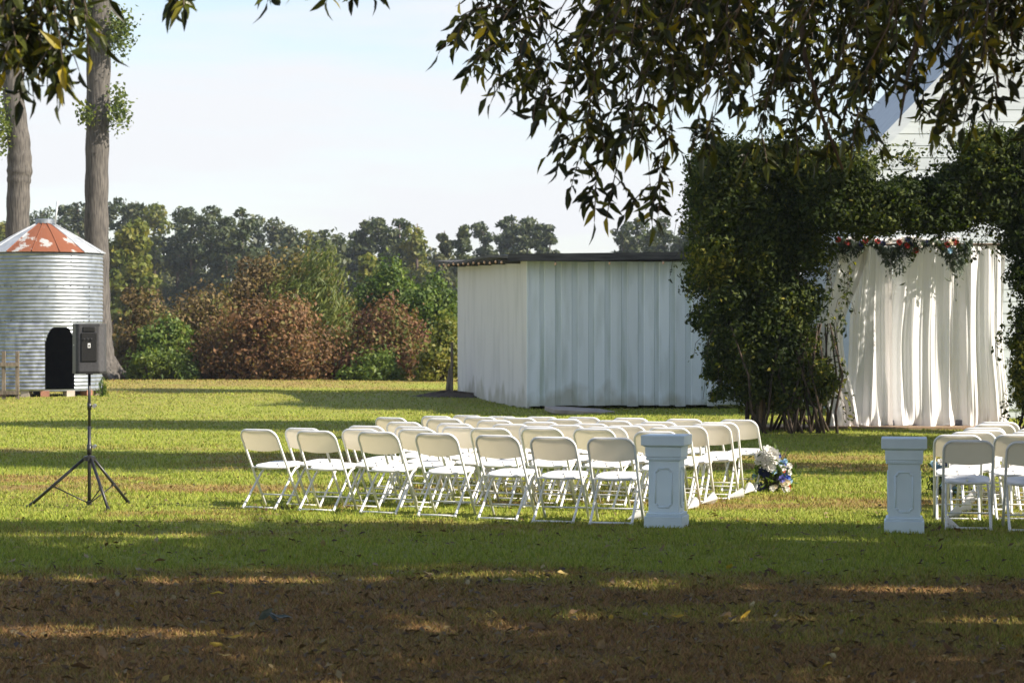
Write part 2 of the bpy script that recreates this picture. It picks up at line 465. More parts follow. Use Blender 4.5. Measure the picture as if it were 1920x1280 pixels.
# grass blades, denser near the camera, standing over the whole visible lawn
n = 460000
u = R.random(n)
y0, y1 = 10.0, 90.0
ya, yb = y0 ** -.75, y1 ** -.75
gyv = (ya + u * (yb - ya)) ** (-1 / .75)
gxv = R.uniform(-1, 1, n) * (gyv * .2286 + 1.6)
dry = dryness(gxv, gyv)
hgt = R.uniform(.018, .045, n) * np.where(dry > .6, .85, 1.0) * (1 + (gyv - 12) * .004) * (0.7 + .7 * vnoise(gxv * 2.5, gyv * 2.5, 9))
wid = R.uniform(.003, .0055, n) * (1 + (gyv - 11) * .055)
az = R.uniform(0, 2 * PI, n)
lean = R.uniform(.1, 1.0, n) * hgt * np.where(dry > .6, 1.6, 1.0)
la = R.uniform(0, 2 * PI, n)
base = np.stack([gxv, gyv, gz(gxv, gyv) - .003], 1)
sd = np.stack([np.cos(az), np.sin(az), np.zeros(n)], 1) * wid[:, None]
tip = base + np.stack([np.cos(la) * lean, np.sin(la) * lean, hgt], 1)
V = np.stack([base - sd, base + sd, tip], 1).reshape(-1, 3)
gr = link('grass', np_mesh('grass', V, np.arange(3 * n).reshape(n, 3), M['blade'], np.repeat(R.random(n), 3), [('dry', np.repeat(np.clip(dry + R.normal(0, .22, n), 0, 1), 3))]))
tag(gr, 'short mown grass blades covering the lawn', 'grass', kind='stuff')

# ------------------------------------------------------------------ folding chairs
CW, CT, CF = .212, .775, .455          # half width, top height, how far forward the front feet stand
def cy(z): return CF * (1 - z / CT)
fr = [(-CW, cy(.0), .0)]
for z in (.25, .5, .66): fr.append((-CW, cy(z), z))
rc = .085
for k in range(7):
    a = PI - k * (PI / 2) / 6
    x, z = -CW + rc + rc * math.cos(a), CT - rc + rc * math.sin(a)
    fr.append((x, cy(z), z))
for k in range(7):
    a = PI / 2 - k * (PI / 2) / 6
    x, z = CW - rc + rc * math.cos(a), CT - rc + rc * math.sin(a)
    fr.append((x, cy(z), z))
for z in (.66, .5, .25, .0): fr.append((CW, cy(z), z))
chair_parts = []
chair_parts.append(('frame', MB().tube(fr, .0125, 8).mesh('chair_frame', M['white_tube'], True)))
def back_fn(off):
    def fn(u, v):
        uu = 2 * u - 1
        zt = CT - .008 - .062 * max(0, (abs(uu) - .6) / .4) ** 2
        zb = .585 - .022 * (1 - uu * uu)
        z = zb + (zt - zb) * v
        return (uu * (CW - .004), cy(z) - .022 * (1 - uu * uu) + off + .004 * math.sin(PI * v), z)
    return fn
bk = MB(); bk.grid(back_fn(.006), 14, 6); bk.grid(lambda u, v: back_fn(-.006)(1 - u, v), 14, 6)
for e in (0, 1):
    bk.grid(lambda u, v, e=e: tuple(Vector(back_fn(.006)(u, e)).lerp(Vector(back_fn(-.006)(u, e)), v if e else 1 - v)), 14, 1)
chair_parts.append(('backrest', bk.mesh('chair_backrest', M['back_plastic'], True)))
def seat_ring(k, grow, z):
    a = 2 * PI * k / 32
    cx, sy = math.cos(a), math.sin(a)
    ex = math.copysign(abs(cx) ** .55, cx) * (.198 + .012 * sy) * grow
    ey = math.copysign(abs(sy) ** .6, sy) * .195 * grow
    return (ex, .365 + ey, z + .02 * sy)
st = MB(); base_i = 0
rings = [(.0, .418), (.6, .416), (.93, .424), (1.0, .430), (1.0, .414), (.95, .404), (0.0, .402)]
for g, z in rings:
    for k in range(32): st.v.append(seat_ring(k, max(g, .01), z))
for i in range(len(rings) - 1):
    for k in range(32):
        a, b_ = i * 32 + k, i * 32 + (k + 1) % 32
        st.f.append((a, a + 32, b_ + 32, b_))
chair_parts.append(('seat', st.mesh('chair_seat', M['white_plastic'], True)))
for sx in (-1, 1):
    p = [(sx * .178, .47, .405), (sx * .180, .40, .385), (sx * .184, .33, .33), (sx * .188, .26, .25), (sx * .19, .13, .11), (sx * .19, .045, .025), (sx * .19, .03, .0)]
    chair_parts.append(('leg', MB().tube(p, [.011, .0115, .0115, .0115, .0115, .013, .02], 8).mesh('chair_leg', M['white_tube'], True)))
chair_parts.append(('foot_bar', MB().tube([(-.19, .04, .017), (.19, .04, .017)], .009, 6).mesh('chair_foot_bar', M['white_tube'], True)))
chair_parts.append(('crossbar', MB().tube([(-CW, cy(.12), .12), (CW, cy(.12), .12)], .0075, 6).mesh('chair_crossbar', M['white_tube'], True)))
hook = MB()
hook.box((0, .235, .398), (.41, .05, .012))
chair_parts.append(('seat_bracket', hook.mesh('chair_bracket', M['white_plastic'])))

ALTAR = (7.0, 39.7)
ORD = ['first', 'second', 'third', 'fourth', 'fifth', 'sixth', 'seventh']
left_rows = [[(-2.5, 21.95), (-1.91, 21.66), (-1.29, 21.3), (-0.72, 20.92), (-0.15, 20.6), (0.36, 20.3), (0.88, 20.08)],
 [(-2.1, 22.37), (-1.51, 22.22), (-0.94, 22.04), (-0.22, 21.95), (0.28, 21.76), (0.78, 21.59), (1.36, 21.21)],
 [(-1.5, 22.85), (-1.01, 22.67), (-0.53, 22.46), (0.25, 22.36), (0.92, 22.13), (1.54, 22.07)],
 [(-1.14, 23.45), (-0.6, 23.17), (-0.02, 23.05), (0.54, 22.98), (1.15, 22.89), (1.76, 22.75)],
 [(-1.35, 24.78), (-0.74, 24.2), (-0.19, 23.84), (0.29, 23.65), (0.81, 23.45), (1.43, 23.37), (2.05, 23.23)],
 [(-0.86, 25.41), (-0.36, 25.06), (0.07, 24.73), (0.56, 24.45), (1.09, 24.18), (1.56, 23.97), (2.18, 23.75)],
 [(-0.52, 25.84), (-0.12, 25.56), (0.33, 25.36), (0.79, 25.06), (1.3, 24.7), (1.87, 24.43), (2.44, 24.24)]]
right_rows = [[(3.98, 19.52), (4.49, 19.32)], [(4.07, 20.44), (4.6, 20.34)], [(4.34, 21.11), (4.88, 21.0)], [(4.56, 21.63), (5.1, 21.59)],
 [(4.68, 22.21), (5.22, 22.21)], [(4.95, 23.0), (5.45, 22.93)], [(5.13, 23.62), (5.62, 23.56)]]
def place_chair(x, y, label, group):
    th = -math.atan2(ALTAR[0] - x, ALTAR[1] - y) + random.gauss(0, .045)
    t = thing('folding_chair', label, 'chair', (x, y, float(gz(x, y))), th, group)
    for nm, me in chair_parts: link(nm, me, t)
for rows, side, rev in ((left_rows, 'loudspeaker-side', True), (right_rows, 'block away from loudspeaker', False)):
    for ri, row in enumerate(rows):
        r_from = ORD[len(rows) - 1 - ri]
        for ci, (x, y) in enumerate(row):
            k = len(row) - 1 - ci if rev else ci
            if rev:
                lab = f'white folding chair, {r_from} row from the curtain in loudspeaker-side block, {ORD[k]} from aisle'
            else:
                lab = f'white folding chair beyond the aisle from loudspeaker, {r_from} row from curtain, {ORD[k]} from aisle'
            place_chair(x, y, lab, 'white folding chairs set out in rows on the lawn')

# ------------------------------------------------------------------ pedestals
def pedestal(x, y, rz, label):
    t = thing('pedestal', label, 'pedestal', (x, y, float(gz(x, y)) - .004), rz, 'painted pedestals at the end of the aisle')
    t.scale = (.84, .84, 1)
    mt = M['pedestal']
    def blk(nm, w, z0, z1, w2=None):
        mb = MB(); w2 = w2 or w
        mb.box((0, 0, (z0 + z1) / 2), (w, w, z1 - z0), 0, w2 / w)
        o = mb.build(nm, mt, t); bev(o, .006); return o
    blk('base', .405, 0, .105); blk('plinth_band', .365, .105, .135)
    dent = MB()
    for f in range(4):
        for k in range(15):
            a = f * PI / 2; px = -.168 + k * .024
            c, s_ = math.cos(a), math.sin(a)
            dent.box((px * c + .1835 * s_, px * s_ - .1835 * c, .12), (.014, .008, .018), a)
    tag(dent.build('lower_dentils', mt, t), kind='stuff')
    blk('shaft', .325, .135, .595)
    dent = MB()
    for f in range(4):
        for k in range(15):
            a = f * PI / 2; px = -.168 + k * .024
            c, s_ = math.cos(a), math.sin(a)
            dent.box((px * c + .1835 * s_, px * s_ - .1835 * c, .612), (.014, .008, .016), a)
    tag(dent.build('upper_dentils', mt, t), kind='stuff')
    blk('capital_band', .365, .595, .628); blk('capital', .385, .628, .715)
    blk('neck', .40, .715, .728, .44)
    blk('top_slab', .462, .728, .818)
    # notched panel moulding on each face of the shaft
    w, z0, z1, q = .088, .185, .525, .032
    out_ = [(-w + q, z0), (w - q, z0), (w - q, z0 + q * .4), (w, z0 + q), (w, z1 - q), (w - q, z1 - q * .4), (w - q, z1), (-w + q, z1), (-w + q, z1 - q * .4), (-w, z1 - q), (-w, z0 + q), (-w + q, z0 + q * .4)]
    for f in range(4):
        a = f * PI / 2; c, s_ = math.cos(a), math.sin(a)
        mb = MB(); ring = out_ + out_[:1]
        for (xa, za), (xb, zb) in zip(ring[:-1], ring[1:]):
            A = (xa * c + .1635 * s_, xa * s_ - .1635 * c, za); B = (xb * c + .1635 * s_, xb * s_ - .1635 * c, zb)
            mb.tube([A, B], .010, 6)
        mb.build('panel_moulding', mt, t, True)
def bev(o, w, seg=2):
    md = o.modifiers.new('bevel', 'BEVEL'); md.width = w; md.segments = seg; md.limit_method = 'ANGLE'
pedestal(1.37, 19.85, math.radians(-15), 'pale blue-grey pedestal beside the chairs of the loudspeaker-side block')
pedestal(3.40, 19.42, math.radians(-10), 'pale blue-grey pedestal beside the chair block away from the loudspeaker')

# ------------------------------------------------------------------ loudspeaker and stand
sx_, sy_ = -4.17, 22.1
gzs = float(gz(sx_, sy_))
t = thing('speaker_stand', 'black tripod stand carrying a loudspeaker on the open lawn', 'stand', (sx_, sy_, gzs))
bmt = M['black_metal']
MB().tube([(0, 0, .03), (0, 0, .80)], .0175, 10).build('lower_pole', bmt, t, True)
MB().tube([(0, 0, .78), (0, 0, 1.36)], .0145, 10).build('upper_pole', bmt, t, True)
MB().tube([(0, 0, .96), (0, 0, 1.03)], .021, 10).build('collar', bmt, t, True)
MB().tube([(0, 0, .52), (0, 0, .62)], .024, 10).build('collar', bmt, t, True)
MB().lathe([(.03, .455), (.06, .46), (.06, .50), (.03, .51)], 12).build('hub', bmt, t)
for z in (.60, 1.0):
    kn = MB(); kn.tube([(.015, 0, z), (.05, 0, z)], .007, 6).build('knob_stem', bmt, t)
    MB().tube([(.05, -.02, z), (.052, .02, z)], .02, 10).build('knob', M['chrome'], t)
feet = [(-.60, .05), (.33, .38), (.27, -.45)]
for fx, fy in feet:
    d = Vector((fx, fy, 0)).normalized()
    lg = MB().tube([(d.x * .05, d.y * .05, .48), (fx, fy, .008)], .0155, 8).build('leg', bmt, t, True)
    MB().tube([(fx * .95, fy * .95, .035), (fx * 1.01, fy * 1.01, .004)], .019, 8).build('rubber_foot', M['black_plastic'], lg)
    MB().tube([(d.x * .015, d.y * .015, .045), (fx * .60, fy * .60, .205)], .0065, 6).build('brace', bmt, t, True)
    MB().box((fx * .60, fy * .60, .212), (.03, .03, .03), math.atan2(fy, fx)).build('brace_clip', bmt, t)
MB().lathe([(.02, .025), (.024, .03), (.024, .06), (.02, .065)], 10).build('brace_collar', bmt, t)

t = thing('loudspeaker', 'black and grey loudspeaker mounted on the tripod stand', 'loudspeaker', (sx_, sy_, gzs + 1.33), math.radians(10))
# plan: wide front faces away from the camera, narrow back towards it
plan = [(-.165, .15), (-.165, .10), (-.13, -.13), (-.10, -.15), (.10, -.15), (.15, -.10), (.165, .10), (.165, .15)]
b_ = MB().prism(plan, 'z', .0, .47).build('cabinet', M['grey_plastic'], t); bev(b_, .012)
bb = MB().box((0, .158, .235), (.31, .014, .45)).build('front_grille', M['black_plastic'], t); bev(bb, .005)
b2 = MB().box((.0, -.153, .25), (.15, .014, .28)).build('amplifier_panel', M['black_plastic'], t); bev(b2, .004)
MB().box((0, -.1615, .265), (.026, .003, .045)).build('emblem', M['print_white'], b2)
MB().box((0, -.1632, .262), (.012, .002, .022)).build('emblem_centre', M['black_plastic'], b2)
for k in range(3):
    MB().tube([(-.045 + k * .035, -.158, .33), (-.045 + k * .035, -.172, .33)], .007, 8).build('dial', M['grey_plastic'], b2)
hd = MB(); hd.box((0, -.148, .425), (.12, .02, .05)); hb = hd.build('rear_handle', M['black_plastic'], t); bev(hb, .006)
MB().lathe([(.035, -.02), (.035, .0)], 12).build('pole_socket', M['black_plastic'], t)
bs = MB().prism([(x * 1.01, y * 1.01) for x, y in plan], 'z', -.012, .012).build('bottom_cap', M['black_plastic'], t)
bs2 = MB().prism([(x * 1.01, y * 1.01) for x, y in plan], 'z', .458, .48).build('top_cap', M['grey_plastic'], t)
n1 = Vector((-.155, -.0, 0))
lb = MB()
for k in range(3):
    fx = -.1475 + .0095 * k; fy = -.014 - .062 * k * .35
    lb.box((fx - .003, fy, .27), (.004, .014, .014), math.radians(8))
lb.build('maker_lettering', M['print_white'], t)

# ------------------------------------------------------------------ shed
N0 = Vector((.37, 51.3, 0)); SD = Vector((-.196, .98, 0)).normalized(); FD = Vector((SD.y, -SD.x, 0))
SA = math.atan2(FD.y, FD.x)
t = thing('shed', 'low white metal-clad shed with a flat dark roof and stained walls', 'shed', N0, SA)
# local frame: x along the front, y away from the camera
FW, DP, HT = 5.7, 9.3, 3.42
MB().box((FW / 2, .06, HT / 2 + .03), (FW, .08, HT - .1)).build('wall', M['shed_recess'], t)
MB().box((FW / 2, DP - .05, HT / 2), (FW, .08, HT)).build('wall', M['shed_side'], t)
MB().box((FW - .04, DP / 2, HT / 2), (.08, DP - .2, HT)).build('wall', M['shed_side'], t)
k = 0; x = .015
while x < FW - .3:
    w = .262 + random.uniform(-.006, .006)
    pz0 = .04 + random.uniform(0, .05)
    me = MB()
    d = .016
    me.prism([(x, .018), (x + .012, .018 - d), (x + w - .012, .018 - d), (x + w, .018)], 'z', pz0, HT - .03)
    o = me.build('wall_panel', M['shed_front'], t)
    x += w + (.13 if k % 7 else .10); k += 1
MB().box((-.005, .0, HT / 2 + .02), (.05, .05, HT - .05)).build('corner_trim', M['shed_front'], t)
cs = MB()
def side_fn(u, v):
    y = .03 + u * (DP - .05)
    return (-.012 + .016 * math.sin(y * 2 * PI / .105), y, .02 + .03 * math.sin(y * 5) * (1 - v) + v * (HT + .12 * u))
cs.grid(lambda u, v: side_fn(1 - u, v), 700, 2)
cs.build('side_cladding', M['shed_side'], t, True)
MB().box((.06, DP / 2, HT / 2), (.05, DP - .2, HT)).build('wall', M['shed_side'], t)
# roof: low slope rising to the back, ragged dark edge
def roof_poly():
    me = MB()
    x0, x1 = -.55, 6.0; th = .15
    for (ya, yb, za, zb) in ((-.35, DP + .6, HT + .02, HT + .22),):
        n = 14
        for i in range(n):
            ua, ub = i / n, (i + 1) / n
            A = ya + (yb - ya) * ua; B = ya + (yb - ya) * ub
            sag = .05 * math.sin(ua * PI * 2.2); sag2 = .05 * math.sin(ub * PI * 2.2)
            z1, z2 = za + (zb - za) * ua + sag, za + (zb - za) * ub + sag2
            nv = len(me.v)
            me.v += [(x0, A, z1), (x1, A, z1 + .12), (x1, B, z2 + .12), (x0, B, z2), (x0, A, z1 + .06), (x1, A, z1 + .19), (x1, B, z2 + .19), (x0, B, z2 + .06)]
            me.f += [(nv + 3, nv + 2, nv + 1, nv), (nv + 4, nv + 5, nv + 6, nv + 7), (nv, nv + 4, nv + 7, nv + 3), (nv + 1, nv + 2, nv + 6, nv + 5)]
            if i == 0: me.f.append((nv, nv + 1, nv + 5, nv + 4))
            if i == n - 1: me.f.append((nv + 3, nv + 7, nv + 6, nv + 2))
    return me
roof_poly().build('roof', M['roof_dark'], t)
fb = MB(); n = len(fb.v)
fb.v += [(-.55, -.38, HT - .05), (6.0, -.38, HT + .07), (6.0, -.354, HT + .07), (-.55, -.354, HT - .05), (-.55, -.38, HT + .12), (6.0, -.38, HT + .24), (6.0, -.354, HT + .24), (-.55, -.354, HT + .12)]
fb.f += [(3, 2, 1, 0), (4, 5, 6, 7), (0, 1, 5, 4), (1, 2, 6, 5), (2, 3, 7, 6), (3, 0, 4, 7)]
fb.build('fascia_board', M['old_wood'] if False else M['roof_dark'], t)
for yv in (.8, 2.6, 4.4, 6.2, 8.0):
    MB().box((-.28, yv, HT - .035 + .02 * yv), (.5, .07, .09)).build('rafter_end', M['roof_dark'], t)

sl = thing('string_light', 'string of small amber bulbs hung along the shed eaves', 'lights', N0 + Vector((0, 0, 0)), SA)
wire = []
bulb_me = MB().lathe([(.006, .0), (.02, -.012), (.028, -.04), (.022, -.062), (.005, -.072)], 8).mesh('bulb', M['bulb'], True)
cap_me = MB().lathe([(.012, -.004), (.014, .03)], 6).mesh('bulb_cap', M['black_plastic'])
bl = [(-.58, .2 + i * .72, HT - .02 + .022 * (.2 + i * .72) + .02 * (i % 2)) for i in range(13)] + [(.55 + i * 1.27, -.40, HT - .07 + .015 * (.55 + i * 1.27)) for i in range(6)]
for p in bl:
    o = link('bulb', bulb_me, sl, p); c_ = link('bulb_cap', cap_me, o)
wp1 = []
for a, b in zip(sorted([p for p in bl if p[0] < 0], key=lambda q: -q[1])[:-1], sorted([p for p in bl if p[0] < 0], key=lambda q: -q[1])[1:]):
    wp1 += [(a[0], a[1], a[2] + .03), (a[0], (a[1] + b[1]) / 2, (a[2] + b[2]) / 2 - .01)]
fr_ = [p for p in bl if p[0] > 0]
wp1.append((-.58, .2, HT + .02)); wp1.append((-.5, -.40, HT - .04))
for a, b in zip(fr_[:-1], fr_[1:]):
    wp1 += [(a[0], a[1], a[2] + .03), ((a[0] + b[0]) / 2, a[1], (a[2] + b[2]) / 2 + .0)]
wp1.append((fr_[-1][0], fr_[-1][1], fr_[-1][2] + .03))
MB().tube(wp1, .005, 5).build('wire', M['black_plastic'], sl)

# posts and soil heap by the shed, slab on the lawn
p = wp(840, 735, 58.5)
tag(MB().tube([(-.03, 0, -.2), (0, 0, .3), (.06, .02, .78)], [.06, .06, .05], 7).build('fence_post', M['old_wood']), 'short leaning brown wooden post beside the shed', 'post').location = (p.x, p.y, 0.05)
p = wp(847, 740, 58.0)
tag(MB().tube([(0, 0, -.2), (0, 0, .8), (.01, 0, 1.52)], [.04, .038, .036], 6).build('fence_post', M['old_wood']), 'tall thin grey post beside the shed', 'post').location = (p.x, p.y, 0.0)
mb = MB()
def mound(u, v):
    a = u * 2 * PI; r = v
    h = .15 * (1 - v) ** .7 * (1 + .3 * math.sin(a * 3) + .15 * math.sin(a * 7 + 1))
    return (r * 1.5 * math.cos(a) * (1 + .15 * math.sin(a * 4)), r * .75 * math.sin(a), h - .05 * v)
mb.grid(mound, 40, 12)
o = mb.build('soil_heap', M['soil'], None, True); p = wp(845, 750, 58.6)
o.location = (p.x + .0, p.y - .6, float(gz(p.x, p.y)) - .02); tag(o, 'low dark heap of soil at the foot of the shed wall', 'soil heap')
sb = MB().prism([(-.75, -.5), (.3, -.62), (.75, -.1), (.62, .5), (-.2, .62), (-.7, .35)], 'z', 0, .10).build('stone_slab', M['concrete'])
bev(sb, .02); p = wp(1088, 778, gY(777)); sb.location = (p.x, p.y, float(gz(p.x, p.y)) - .01); sb.rotation_euler = (.05, .06, .3)
tag(sb, 'flat pale stone slab lying on the lawn before the shed', 'slab')

# ------------------------------------------------------------------ grain bin
SC = Vector(((84 - 960) * 62.5 / F, 62.5, 0)); SR = 1.58
gb = thing('grain_bin', 'small corrugated steel grain bin with a rusty conical roof', 'grain bin', (SC.x, SC.y, float(gz(SC.x, SC.y))))
def cyl(th, r, z): return (r * math.sin(th), -r * math.cos(th), z)
def bin_ring(z0, z1, r, op=None, a0=-PI, a1=PI, na=360, mat='galv', nm='wall_ring', amp=.010):
    nzv = int((z1 - z0) / .0145)
    mb = MB()
    for j in range(nzv + 1):
        z = z0 + (z1 - z0) * j / nzv
        rr = r + amp * math.sin(z * 2 * PI / .102)
        for i in range(na + 1): mb.v.append(cyl(a0 + (a1 - a0) * i / na, rr, z))
    for j in range(nzv):
        z = z0 + (z1 - z0) * (j + .5) / nzv
        for i in range(na):
            th = a0 + (a1 - a0) * (i + .5) / na
            if op and op(th, z): continue
            a = j * (na + 1) + i
            mb.f.append((a, a + 1, a + na + 2, a + na + 1))
    return mb.build(nm, M[mat], gb, True)
def opening(th, z):
    d = math.degrees(th)
    return 12 < d < 42 and .22 < z < 1.90 - .42 * (max(0, 21 - d) / 9) ** 2.2 - .42 * (max(0, d - 33) / 9) ** 2.2
bin_ring(.17, 1.13, SR, opening); bin_ring(1.12, 2.08, SR + .006, opening); bin_ring(2.07, 3.03, SR + .012); bin_ring(3.02, 4.0, SR + .018)
bin_ring(.18, 2.02, SR + .03, None, math.radians(-29), math.radians(11.3), 36, 'galv_new', 'patch_sheet', .015)
for th, z0, z1 in ((-22, 2.1, 3.0), (38, 3.05, 3.95), (-45, 1.2, 2.05), (60, 2.1, 3.0)):
    bt = MB()
    for k in range(9):
        c = cyl(math.radians(th), SR + .034, z0 + (z1 - z0) * k / 8); bt.box(c, (.022, .022, .022))
    tag(bt.build('seam_bolts', M['roof_dark'], gb), kind='stuff')
for z in (2.075, 3.025):
    bt = MB()
    for k in range(48): bt.box(cyl(2 * PI * k / 48, SR + .034, z), (.02, .02, .02))
    tag(bt.build('seam_bolts', M['roof_dark'], gb), kind='stuff')
MB().lathe([(SR - .02, .15), (SR - .02, .20)], 48).build('floor', M['black_plastic'], gb)
M['bin_shade'] = pm('bin_interior_shade', (.035, .028, .024), (.02, .018, .016), 4, .9)  # dark colour of an added sheet, painting in the shade inside the bin
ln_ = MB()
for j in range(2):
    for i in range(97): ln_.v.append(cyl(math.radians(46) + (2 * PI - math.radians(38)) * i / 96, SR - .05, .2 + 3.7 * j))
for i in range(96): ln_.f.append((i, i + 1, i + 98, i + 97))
ln_.build('inner_shade_sheet', M['bin_shade'], gb, True)
NP = 14
for k in range(NP):
    a0, a1 = 2 * PI * k / NP, 2 * PI * (k + 1) / NP
    am = (a0 + a1) / 2
    mb = MB()
    def rf(u, v):
        th = a0 + (a1 - a0) * u
        r = 1.67 + (.17 - 1.67) * v
        return cyl(th, r, 3.96 + .86 * v + .035 * math.sin(PI * v))
    mb.grid(rf, 5, 8)
    rusty = math.cos(am) > .45 and math.sin(am) > -.6
    o = mb.build('roof_panel', M['galv_rust'] if rusty else M['galv_roof'], gb)
    md = o.modifiers.new('solid', 'SOLIDIFY'); md.thickness = .008
    MB().tube([cyl(a0, 1.675, 3.975), cyl(a0, .93, 4.425), cyl(a0, .18, 4.84)], .014, 6).build('roof_rib', M['galv_roof'] if not rusty else M['galv_rust'], gb)
ev = MB()
for k in range(70): ev.box(cyl(2 * PI * k / 70, SR + .035, 3.965), (.05, .05, .03), 2 * PI * k / 70)
tag(ev.build('eave_clips', M['roof_dark'], gb), kind='stuff')
MB().lathe([(.23, 4.79), (.26, 4.80), (.26, 4.90), (.24, 4.92), (.02, 4.93)], 18).build('roof_cap', M['galv'], gb)
MB().tube([(.30, -.10, 4.72), (.33, -.08, 5.05), (.37, -.06, 5.42)], .028, 8).build('vent_pipe', M['galv_roof'], gb, True)
for k, th in enumerate((-70, -38, -8, 12, 38, 62, 100, 150, 200, 240)):
    c = cyl(math.radians(th), SR - .12, .075)
    MB().box(c, (.24, .24, .2), math.radians(th)).build('support_block', M['brick_red'] if k % 2 else M['concrete'], gb)
# leaning wooden frame before the bin
fx0 = wp(7, 742, 59.3); fr_t = thing('wooden_gate', 'weathered wooden gate of posts and rails standing before the grain bin', 'gate', (fx0.x, 59.3, float(gz(fx0.x, 59.3))))
for px_ in (-.62, -.0, .36): MB().box((px_, 0, .63), (.09, .07, 1.3)).build('post', M['old_wood'], fr_t)
for z in (.18, .93): MB().box((-.13, -.055, z), (1.1, .035, .10)).build('rail', M['old_wood'], fr_t)
# weeds by the bin
def weed_clump(px, Y, w, h, nl, label, mat):
    x = (px - 960) * Y / F
    P = np.stack([x + R.normal(0, w / 2, nl), Y + R.normal(0, w / 2, nl), np.abs(R.normal(0, h * .5, nl))], 1)
    P[:, 2] += gz(P[:, 0], P[:, 1])
    ax = unit(np.stack([R.normal(0, .3, nl), R.normal(0, .3, nl), np.ones(nl)], 1))
    o = link('weed_clump', leaf_cards('weed_clump', P, rand_dirs(nl), .22, .14, mat, None, ax))
    return tag(o, label, 'weeds')
# ------------------------------------------------------------------ foliage colours
G = {}
G['pine'] = foliage('pine_needles', [(.018, .032, .013), (.046, .066, .023), (.10, .11, .034)], None, .2)
G['wood'] = foliage('woodland_leaves', [(.018, .030, .013), (.045, .058, .020), (.10, .10, .03)], None, .25)
G['yellowgreen'] = foliage('yellow_green_leaves', [(.06, .09, .015), (.13, .15, .025), (.20, .18, .03)], None, .35)
G['rust'] = foliage('rust_vine_leaves', [(.06, .045, .02), (.13, .07, .032), (.22, .11, .05), (.15, .13, .04)], [0, .4, .8, 1], .3, .75)
G['brown'] = foliage('brown_vine_leaves', [(.06, .042, .02), (.12, .08, .034), (.20, .145, .055), (.12, .125, .03)], [0, .4, .75, 1], .3, .75)
G['red'] = foliage('red_shrub_leaves', [(.06, .03, .02), (.14, .06, .035), (.19, .115, .045), (.09, .12, .025)], [0, .35, .7, 1], .3, .75)
G['green'] = foliage('green_shrub_leaves', [(.035, .07, .014), (.08, .13, .022), (.15, .19, .03)], None, .35)
G['willow'] = foliage('feathery_green_leaves', [(.045, .065, .012), (.085, .115, .02), (.15, .16, .03)], None, .3)
G['olive'] = foliage('olive_vine_leaves', [(.045, .045, .014), (.10, .09, .024), (.15, .105, .036), (.19, .17, .04)], None, .3, .75)
G['vine'] = foliage('arbour_vine_leaves', [(.014, .027, .006), (.042, .064, .011), (.11, .13, .018), (.25, .22, .03)], [0, .42, .82, 1], .36, .75)
G['shade'] = foliage('shade_tree_leaves', [(.03, .055, .012), (.06, .09, .018), (.10, .12, .02)], None, .25)
G['pecan'] = foliage('pecan_leaves', [(.014, .018, .006), (.030, .038, .010), (.10, .115, .016), (.30, .24, .02)], [0, .5, .85, 1], .4, .35)  # brightest tones paint in sunlit leaves as well as yellowing ones
G['pecan_one'] = foliage('pecan_leaf_single', [(.014, .018, .006), (.030, .038, .010), (.11, .125, .016), (.40, .30, .02)], [0, .5, .85, 1], .4, .32, True)  # bright end again stands in for sun on leaves, besides yellowed ones
G['sprig'] = foliage('sprig_leaves', [(.05, .08, .015), (.10, .14, .025), (.17, .19, .03)], None, .35)

def foliage_obj(name, blobs, n, size, aspect, mat, parent=None, keep=None, axis=None, lo=.72, hi=1.06, ground=True, nj=.6):
    P, N_, idx = blob_points(blobs, n, lo, hi)
    ok = np.ones(len(P), bool)
    if ground: ok &= P[:, 2] > gz(P[:, 0], P[:, 1]) + .02
    if keep is not None: ok &= keep(P)
    P, N_ = P[ok], N_[ok]
    nn = unit(N_ + R.normal(0, nj, (len(P), 3)))
    ax = None if axis is None else unit(np.array(axis) + R.normal(0, .28, (len(P), 3)))
    rn = np.clip(vnoise(P[:, 0] * 1.4 + P[:, 1], P[:, 2] * 1.4, 5) * .75 + R.normal(.12, .2, len(P)), 0, 1)
    return link(name, leaf_cards(name, P, nn, size, aspect, mat, rn, ax), parent)

